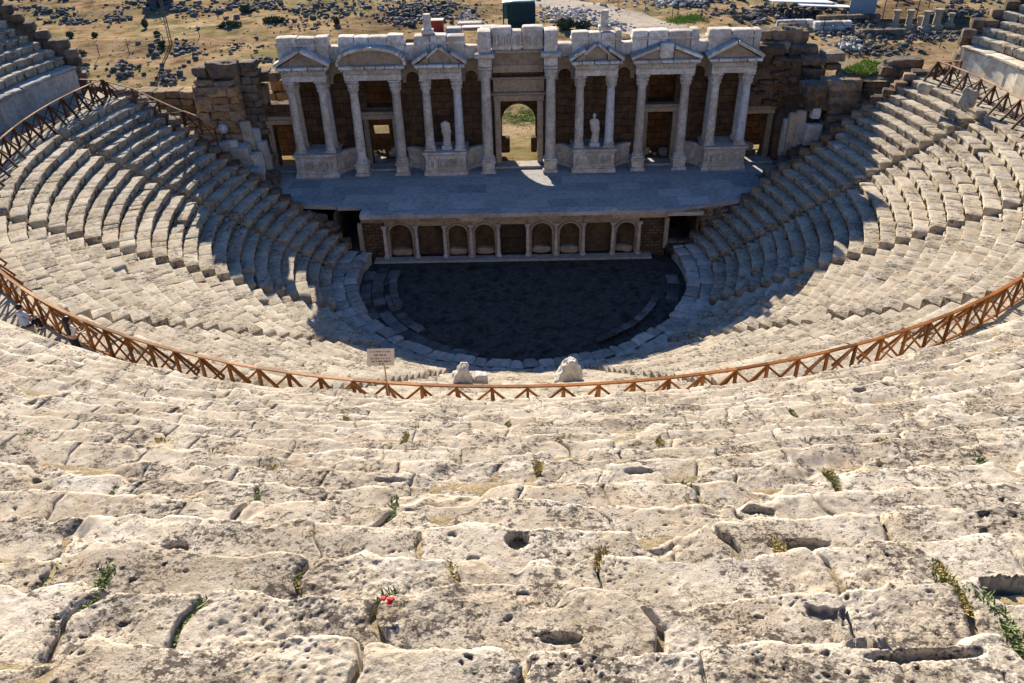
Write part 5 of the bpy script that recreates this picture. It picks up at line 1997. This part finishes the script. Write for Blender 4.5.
def shrub(px, py, w, h, lab, z=None, dry=False):
    p = at(px, py, 3.0)
    z0 = zg(p)
    root = thing('shrub', (p[0], p[1], z0), lab, 'shrub')
    mb = MB()
    r2 = random.Random(int(px*7+py))
    for b in range(5):
        a_ = r2.uniform(0, 6.3)
        mb.tube([(p[0], p[1], z0-.1), (p[0]+.25*w*math.cos(a_), p[1]+.25*w*math.sin(a_), z0+h*.45), (p[0]+.4*w*math.cos(a_), p[1]+.4*w*math.sin(a_), z0+h*.8)], [.06, .04, .015], 5)
    mb.build('stem', M['ruin'], root)
    mb = MB()
    for q in range(420):
        u = np.array([r2.gauss(0, 1) for _ in range(3)])
        u /= np.linalg.norm(u)
        rad_ = (.55+.45*r2.random())*(1+.3*math.sin(u[0]*5+px)*math.cos(u[1]*4))
        c = np.array((p[0]+u[0]*w*.5*rad_, p[1]+u[1]*w*.5*rad_, z0+h*.52+u[2]*h*.45*rad_))
        e1 = np.array([r2.gauss(0, 1) for _ in range(3)])*.09*max(w, 1)**.5
        e2 = np.array([r2.gauss(0, 1) for _ in range(3)])*.09*max(w, 1)**.5
        mb.add([c-e1, c+e2, c+e1, c-e2], [[0, 1, 2, 3]], r2.uniform(-1, 1))
    mb.build('foliage', M['weed_dry'] if dry else M['shrub'], root, recalc=False)


for args in ((566, 31, 2.6, 1.2, 'dark green bush on the pale rubble right of the green shed'), (582, 31, 2.2, 1.0, 'second green bush nearer the stump on the right of the shed'),
             (146, 29, .7, 1.3, 'slim dark bush between the far stones left of the mast'), (159, 42, .7, 1.0, 'dark bush at the left of the mast foot'), (163, 50, .7, .8, 'small bush just in front of the mast foot'),
             (43, 37, .7, .7, 'round dark bush near the left edge of the plain'), (71, 38, .8, .8, 'greyish bush in the middle of the left dry meadow'), (96, 40, .6, .6, 'small bush right of the greyish bush on the left meadow'),
             (78, 58, 1.8, .5, 'low spreading bush just behind the left upper tier'), (337, 26, .8, 1.2, 'dark upright bush above the arched pediment'), (246, 12, 1.8, .9, 'dark bush in the ruins right of the mast'),
             (275, 24, 3.2, .4, 'long low green thicket on the plain above the first columns'), (230, 28, 3.0, .4, 'long low green thicket right of the mast')):
    shrub(*args)


# mast, sheds, sheets, fences and columns on the plain
p = at(172, 46, 3.0)
z0 = zg(p)
root = thing('mast', (p[0], p[1], z0), 'tall thin lattice mast standing on the left of the plain', 'mast')
mb = MB()
for (a_, b_) in ((-.18, -.18), (.18, -.18), (0, .2)):
    mb.tube([(p[0]+a_, p[1]+b_, z0), (p[0]+a_*.5, p[1]+b_*.5, z0+13)], .055, 5)
mb.build('leg', M['steel'], root)
mb = MB()
for k in range(22):
    za, zb_ = z0+k*.59, z0+(k+1)*.59
    s0, s1 = 1-.5*k/22, 1-.5*(k+1)/22
    c = [(-.18, -.18), (.18, -.18), (0, .2)]
    for q in range(3):
        a_, b_ = c[q], c[(q+1) % 3]
        mb.bar((p[0]+a_[0]*s0, p[1]+a_[1]*s0, za), (p[0]+b_[0]*s1, p[1]+b_[1]*s1, zb_), .03, .03)
mb.build('lattice', M['steel'], root)

p = at(518, 29, 3.0)
z0 = zg(p)
root = thing('shed', (p[0], p[1], z0), 'dark green covered shed with a teal roof sheet on the rubble behind the centre', 'shed')
mb = MB()
mb.rock((p[0]+.55, p[1]+1, z0+1.5), (3.6, 3.0, 3.0), n=8, k=22, amp=.012)
mb.build('cover', M['green_cloth'], root, smooth=40)
mb = MB()
mb.rock((p[0]-1.1, p[1]+1, z0+2.95), (1.9, 2.8, .35), n=5, k=9, amp=.03)
mb.rock((p[0]+.6, p[1]+1, z0+3.08), (3.5, 2.9, .3), n=5, k=9, amp=.03)
mb.build('roof', M['teal'], root, smooth=40)
mb = MB()
mb.span(p[0]-2.0, p[0]-1.3, p[1]+.2, p[1]+2, z0+.9, z0+2.8, b=.05)
mb.build('side_panel', M['teal'], root)
for (dx, dy) in ((-1.95, -.2), (-1.3, -.2), (-1.95, 2.2), (2.3, -.4)):
    mb = MB()
    mb.tube([(p[0]+dx, p[1]+dy, z0-.1), (p[0]+dx, p[1]+dy, z0+2.85)], .07, 6)
    mb.build('leg', M['green_cloth'], root)

p = at(438, 34, 3.0)
z0 = zg(p)
root = thing('crate', (p[0], p[1], z0), 'red crate with a pale lid behind the left stump of the attic', 'crate')
mb = MB()
mb.span(p[0]-.8, p[0]+.8, p[1]-.6, p[1]+.8, z0, z0+1.45, b=.06)
mb.build('body', M['red'], root)
mb = MB()
mb.span(p[0]-.85, p[0]+.85, p[1]-.65, p[1]+.85, z0+1.46, z0+1.62, b=.04)
mb.build('lid', M['pink'], root)
for i, (x0, x1, py, hh, mt, lab) in enumerate(((446, 462, 36, .8, 'pale_rock', 'long pale stacked slab right of the red crate'), (462, 498, 31, .5, 'pink', 'long pinkish slab lying behind the centre, left of the shed'),
                                               (458, 482, 27, .5, 'pale_rock', 'flat pale slab behind the pinkish slab'), (480, 500, 35, .6, 'pale_rock', 'pale slab nearest the left of the green shed'))):
    a_, b_ = at(x0, py, 3.0), at(x1, py, 3.0)
    z0 = zg(a_)
    mb = MB()
    mb.rock(((a_[0]+b_[0])/2, a_[1], z0+hh/2), (b_[0]-a_[0], 1.6, hh), n=6, k=12, amp=.04)
    tag(mb.build('long_slab', M[mt], loc=((a_[0]+b_[0])/2, a_[1], z0), smooth=45), lab, 'slab')


def mesh_fence(pxs, lab, h=1.5, name='mesh_fence', dark='iron'):
    P = [at(*q, 3.0) for q in pxs]
    root = thing(name, (P[0][0], P[0][1], zg(P[0])), lab, 'fence')
    tops = []
    for a_, b_ in zip(P[:-1], P[1:]):
        L = np.linalg.norm(b_-a_)
        n_ = max(1, int(L/3.2))
        for t in range(n_):
            tops.append(a_+(b_-a_)*t/n_)
    tops.append(P[-1])
    pts = []
    for q in tops:
        z = zg(q)
        mb = MB()
        mb.tube([(q[0], q[1], z-.2), (q[0]+rr.uniform(-.08, .08), q[1], z+h)], .05, 5)
        mb.build('post', M[dark], root)
        pts.append((q[0], q[1], z))
    mb = MB()
    for a_, b_ in zip(pts[:-1], pts[1:]):
        for f in (.15, .4, .65, .95):
            mb.bar((a_[0], a_[1], a_[2]+h*f), (b_[0], b_[1], b_[2]+h*f), .014, .014)
    mb.build('wire', M['steel'], root)


mesh_fence([(74, 64), (100, 58), (130, 55), (165, 48), (200, 38)], 'thin post and wire fence crossing the meadow by the mast')
mesh_fence([(700, 26), (672, 20), (645, 14), (618, 8)], 'post and wire fence along the road bend')
mesh_fence([(822, 38), (850, 44), (880, 48), (910, 52), (938, 54)], 'dark post fence in front of the excavated ruins on the right', 1.9)
mesh_fence([(838, 55), (848, 62), (846, 72)], 'short dark fence beside the bright grass patch', 1.7)

for i, (px, top, py, w, lean) in enumerate(((893, 10, 33, 5, .03), (906, 10, 34, 5, .10), (917, 16, 33, 4, .02), (922, 11, 36, 5, .08), (934, 9, 33, 6, .12), (948, 13, 31, 4, .07))):
    lab = ['leftmost ruined column of the row under the blue-grey roof', 'second ruined column from the left, leaning, below the roof end', 'shortest thin column in the middle of the far colonnade',
           'column beside the shortest thin one in the far colonnade', 'thickest leaning column of the far colonnade', 'rightmost far column near the upper tier'][i]
    p = at(px, py, 3.0)
    z0 = zg(p)
    q = CAM+ray(px, top)*(p[1]/ray(px, top)[1])
    H = q[2]-z0
    r_ = w*np.linalg.norm(p-CAM)/FPX/2
    root = thing('ruined_column', (p[0], p[1], z0), 'pale brown '+lab, 'column', 'far columns')
    mb = MB()
    mb.lathe([(r_*1.05, .5), (r_, H*.5), (r_*.9, H-.5)], (p[0], p[1], z0), 14)
    mb.build('shaft', M['marble_dark'], root, smooth=50)
    mb = MB()
    mb.box((p[0], p[1], z0+.2), (r_*3, r_*3, .6), 0, 0, .05)
    mb.build('base', M['marble_dark'], root)
    mb = MB()
    mb.lathe([(r_*.95, H-.5), (r_*1.3, H-.2), (r_*1.3, H)], (p[0], p[1], z0), 10)
    mb.build('capital', M['marble_dark'], root)


def shelter(c, w, dp, h0, h1, lab, roofmat, wall=None):
    z0 = zg(c)
    root = thing('shelter', (c[0], c[1], z0), lab, 'shelter')
    mb = MB()
    mb.add([(c[0]-w/2, c[1]-dp/2, z0+h0), (c[0]+w/2, c[1]-dp/2, z0+h0-.4), (c[0]+w/2, c[1]+dp/2, z0+h1-.4), (c[0]-w/2, c[1]+dp/2, z0+h1),
            (c[0]-w/2, c[1]-dp/2, z0+h0+.12), (c[0]+w/2, c[1]-dp/2, z0+h0-.28), (c[0]+w/2, c[1]+dp/2, z0+h1-.28), (c[0]-w/2, c[1]+dp/2, z0+h1+.12)],
           [[0, 1, 2, 3], [4, 5, 6, 7], [0, 1, 5, 4], [1, 2, 6, 5], [2, 3, 7, 6], [3, 0, 4, 7]])
    mb.build('roof', M[roofmat], root)
    for sx in (-1, -.33, .33, 1):
        for sy in (-1, 1):
            mb = MB()
            mb.tube([(c[0]+sx*(w/2-.2), c[1]+sy*(dp/2-.2), z0-.2), (c[0]+sx*(w/2-.2), c[1]+sy*(dp/2-.2), z0+(h0 if sy < 0 else h1)-.2)], .07, 6)
            mb.build('post', M['steel'], root)
    if wall:
        mb = MB()
        mb.span(c[0]-w/2-.1, c[0]-w/2+3.4, c[1]-dp/2-.25, c[1]-dp/2-.1, z0+.6, z0+h0+.1)
        mb.build('side_panel', M[wall], root)


shelter(at(893, 19, 3.0)+(0, 1.5, 0), 14, 7, 3.5, 3.0, 'long blue-grey roofed shelter over the excavation on the far right', 'bluegrey', 'bluegrey')
shelter(at(797, 17, 3.0), 8.5, 4, 2.0, 1.7, 'flat white sheet roof nearer the last pediment', 'whitesheet')
shelter(at(822, 21, 3.0), 7.0, 3.5, 2.0, 1.7, 'second white sheet roof, left of the blue-grey shelter', 'whitesheet')
p = at(162, 6, 3.0)
root = thing('square_ruin', (p[0], p[1], zg(p)), 'small square dark tower ruin at the top left beside the mast', 'ruin')
mb = MB()
stones(mb, [(p[0]-1.6, p[0]+1.6, zg(p)+.8*i, zg(p)+.8*i+.8, p[1], 2.4, .8, 1.4) for i in range(4)], 5)
mb.build('wall', M['rock'], root, smooth=45)
for i, (x0, x1, py, hh) in enumerate(((775, 812, 33, 1.4), (812, 850, 36, 1.0), (815, 880, 29, 1.0), (860, 905, 41, .6))):
    a_, b_ = at(x0, py, 3.0), at(x1, py, 3.0)
    mb = MB()
    z0 = zg(a_)-.3
    stones(mb, [(a_[0], b_[0], z0+.5*k_, z0+.5*k_+.5, a_[1], .9, .6, 1.5) for k_ in range(int(hh/.5)+1)], 500+i, 3)
    tag(mb.build('low_ruin_wall', M['pale_rock' if i < 2 else 'ruin'], loc=(a_[0], a_[1], z0), smooth=45),
        ['low pale grey wall line just right of the last pediment', 'low pale grey wall line behind the right-hand dark posts', 'low brown wall below the blue-grey shelter', 'low brown wall at the foot of the far columns'][i], 'wall')

# ------------------------------------------------------------------ weeds in the joints of the near rows
WEEDS = [(450, 458, .10, .08, 'g', 'weed clump in the joint above the long pale block left of the middle'), (392, 510, .16, .05, 'g', 'green weed strip in the open joint left of the post hole'),
         (690, 494, .13, .09, 'g', 'green tuft at the top of the joint right of the post hole'), (694, 518, .12, .04, 'd', 'brown dry tuft below the green one right of the post hole'),
         (833, 478, .12, .09, 'y', 'yellow-green clump beside a dark hole on the right'), (95, 587, .22, .06, 'g', 'long weed strip in the joint near the lower left edge'),
         (188, 627, .26, .06, 'g', 'longest green weed strip at the lower left'), (430, 545, .14, .05, 'd', 'dry weed strip under the row edge left of the post hole'),
         (447, 575, .15, .04, 'd', 'brown dry weed strip in the joint below the post hole, to its left'), (395, 628, .16, .04, 'd', 'dry weed line below the red flower'),
         (517, 505, .07, .06, 'y', 'small yellow-green tuft just above the post hole'), (538, 466, .06, .08, 'd', 'dry upright tuft above and right of the post hole'), (603, 560, .07, .10, 'd', 'dry spiky tuft on the row edge right of the post hole'),
         (985, 463, .13, .07, 'g', 'green tuft in a joint near the right edge of the frame'), (780, 548, .14, .05, 'd', 'brown weed in the joint under the broken block on the right'),
         (948, 578, .16, .045, 'y', 'yellow moss line beside the dark hole at the right edge'), (965, 598, .16, .06, 'd', 'olive dry weed below the yellow moss on the right'), (1014, 632, .30, .06, 'g', 'large dark green plant at the lower right edge'),
         (290, 578, .09, .06, 'y', 'yellowish tuft round a small dark pit, lower left'), (255, 497, .13, .05, 'g', 'green strip beside a block end on the left'), (112, 490, .10, .06, 'g', 'green tuft in the rough row at the left'),
         (74, 512, .14, .04, 'd', 'reddish dry weed in a joint at the left'), (660, 440, .06, .07, 'd', 'thin dry tuft on an upper row right of the middle'), (405, 438, .10, .05, 'y', 'yellow tuft on an upper row left of the middle'),
         (18, 620, .35, .04, 'g', 'flat patch of pale grass at the lower left edge'), (270, 470, .10, .04, 'd', 'orange dry tuft on an upper row at the left'), (795, 415, .10, .05, 'y', 'yellow tuft on the upper rows at the right'),
         (945, 570, .10, .05, 'y', 'small yellow moss above the moss line on the right'), (20, 438, .10, .05, 'g', 'green tuft high at the left edge of the near rows'), (508, 425, .08, .05, 'y', 'yellow tuft high on the rows near the middle'),
         (800, 678, .09, .08, 'g', 'bright green sprig at the bottom edge right of the middle')]
for i, (px, py, L, H, kd, lab) in enumerate(WEEDS):
    p, r_, az, k = fg_hit(px, py)
    dist = np.linalg.norm(p-CAM)
    L *= .55+.11*dist
    z = UZ0+UR*k-.012
    mb = MB()
    r2 = random.Random(i)
    rd = np.array((math.sin(az), -math.cos(az), 0))
    for q in range(int(30+80*L)):
        t = r2.gauss(0, .4)
        c = np.array((p[0], p[1], z-.03))+rd*t*L+np.array((r2.gauss(0, .018), r2.gauss(0, .018), 0))
        tuft(mb, c, .035, H*(.3+.5*r2.random())*.75, 9, r2.randrange(10**6), .003+.0006*dist, 1.6)
    mt = {'g': 'weed', 'd': 'weed_dry', 'y': 'weed_dry'}[kd]
    o = tag(mb.build('weed', M['weed' if kd == 'g' else mt], loc=(p[0], p[1], z), recalc=False), lab, 'weed')
    if kd == 'y':
        mb = MB()
        for q in range(int(18+30*L)):
            t = r2.gauss(0, .35)
            c = np.array((p[0], p[1], z-.03))+rd*t*L+np.array((r2.gauss(0, .02), r2.gauss(0, .02), 0))
            tuft(mb, c, .03, H*.6, 5, r2.randrange(10**6), .003+.0006*dist, 1.5)
        mb.build('green_leaves', M['weed'], o, recalc=False)
for i, (px, py) in enumerate(((345, 418), (560, 440), (160, 440), (880, 440), (365, 470), (905, 500))):
    p, r_, az, k = fg_hit(px, py)
    dist = np.linalg.norm(p-CAM)
    mb = MB()
    r2 = random.Random(900+i)
    for q in range(16):
        tuft(mb, (p[0]+r2.gauss(0, .05), p[1]+r2.gauss(0, .03), UZ0+UR*k-.015), .02, .03, 6, r2.randrange(10**6), .003+.0006*dist, 1.4)
    tag(mb.build('dry_tuft', M['weed_dry'], loc=(p[0], p[1], UZ0+UR*k), recalc=False), 'tiny straw-coloured tuft on the bare foreground stone', 'weed', 'tiny dry tufts on the near rows')
p, r_, az, k = fg_hit(388, 605)
z = UZ0+UR*k-.05
root = thing('flower', (p[0], p[1], z), 'small red flower growing from a joint in the near rows', 'flower')
mb = MB()
for q in range(30):
    tuft(mb, (p[0]+rr.gauss(0, .025), p[1]+.03+rr.gauss(0, .05), z), .03, .055, 6, q, .005, 1.3)
mb.build('leaves', M['weed'], root, recalc=False)
mb = MB()
for q in range(5):
    hx, hy, hz = p[0]+rr.gauss(0, .018), p[1]-.01+rr.gauss(0, .015), z+.12+rr.uniform(-.015, .02)
    for t in range(6):
        a_ = t*1.05+q
        mb.rock((hx+.011*math.cos(a_), hy+.011*math.sin(a_), hz), (.022, .018, .009), rz=a_, n=2, k=2.2, amp=.05, tilt=(.3, .3))
mb.build('bloom', M['flower'], root, smooth=60)

# ------------------------------------------------------------------ light
SUN_AZ, SUN_EL = rad(-14.5), rad(21.5)          # azimuth from +Y, positive to the right
w = bpy.data.worlds.new('World')
scene.world = w
w.use_nodes = True
nt = w.node_tree
sky = nt.nodes.new('ShaderNodeTexSky')
sky.sky_type = 'NISHITA'
sky.sun_disc = False
sky.sun_elevation = SUN_EL
sky.sun_rotation = SUN_AZ
sky.air_density = 1.0
sky.dust_density = .2
sky.ozone_density = 8.0
bg = nt.nodes['Background']
nt.links.new(sky.outputs[0], bg.inputs['Color'])
bg.inputs['Strength'].default_value = .066
sl = bpy.data.lights.new('sun', 'SUN')
sl.energy = 5.0
sl.angle = rad(.5)
sl.color = (1.0, .88, .71)
so = bpy.data.objects.new('sun', sl)
COL.objects.link(so)
to_sun = Vector((math.sin(SUN_AZ)*math.cos(SUN_EL), math.cos(SUN_AZ)*math.cos(SUN_EL), math.sin(SUN_EL)))
so.rotation_euler = to_sun.to_track_quat('Z', 'Y').to_euler()
so.location = (0, 0, 120)

vs = scene.view_settings
vs.view_transform = 'Standard'
vs.look = 'None'
vs.gamma = 1.0
vs.use_curve_mapping = False
vs.exposure = 1.43
scene.cycles.use_denoising = True
scene.cycles.max_bounces = 6
scene.cycles.diffuse_bounces = 1
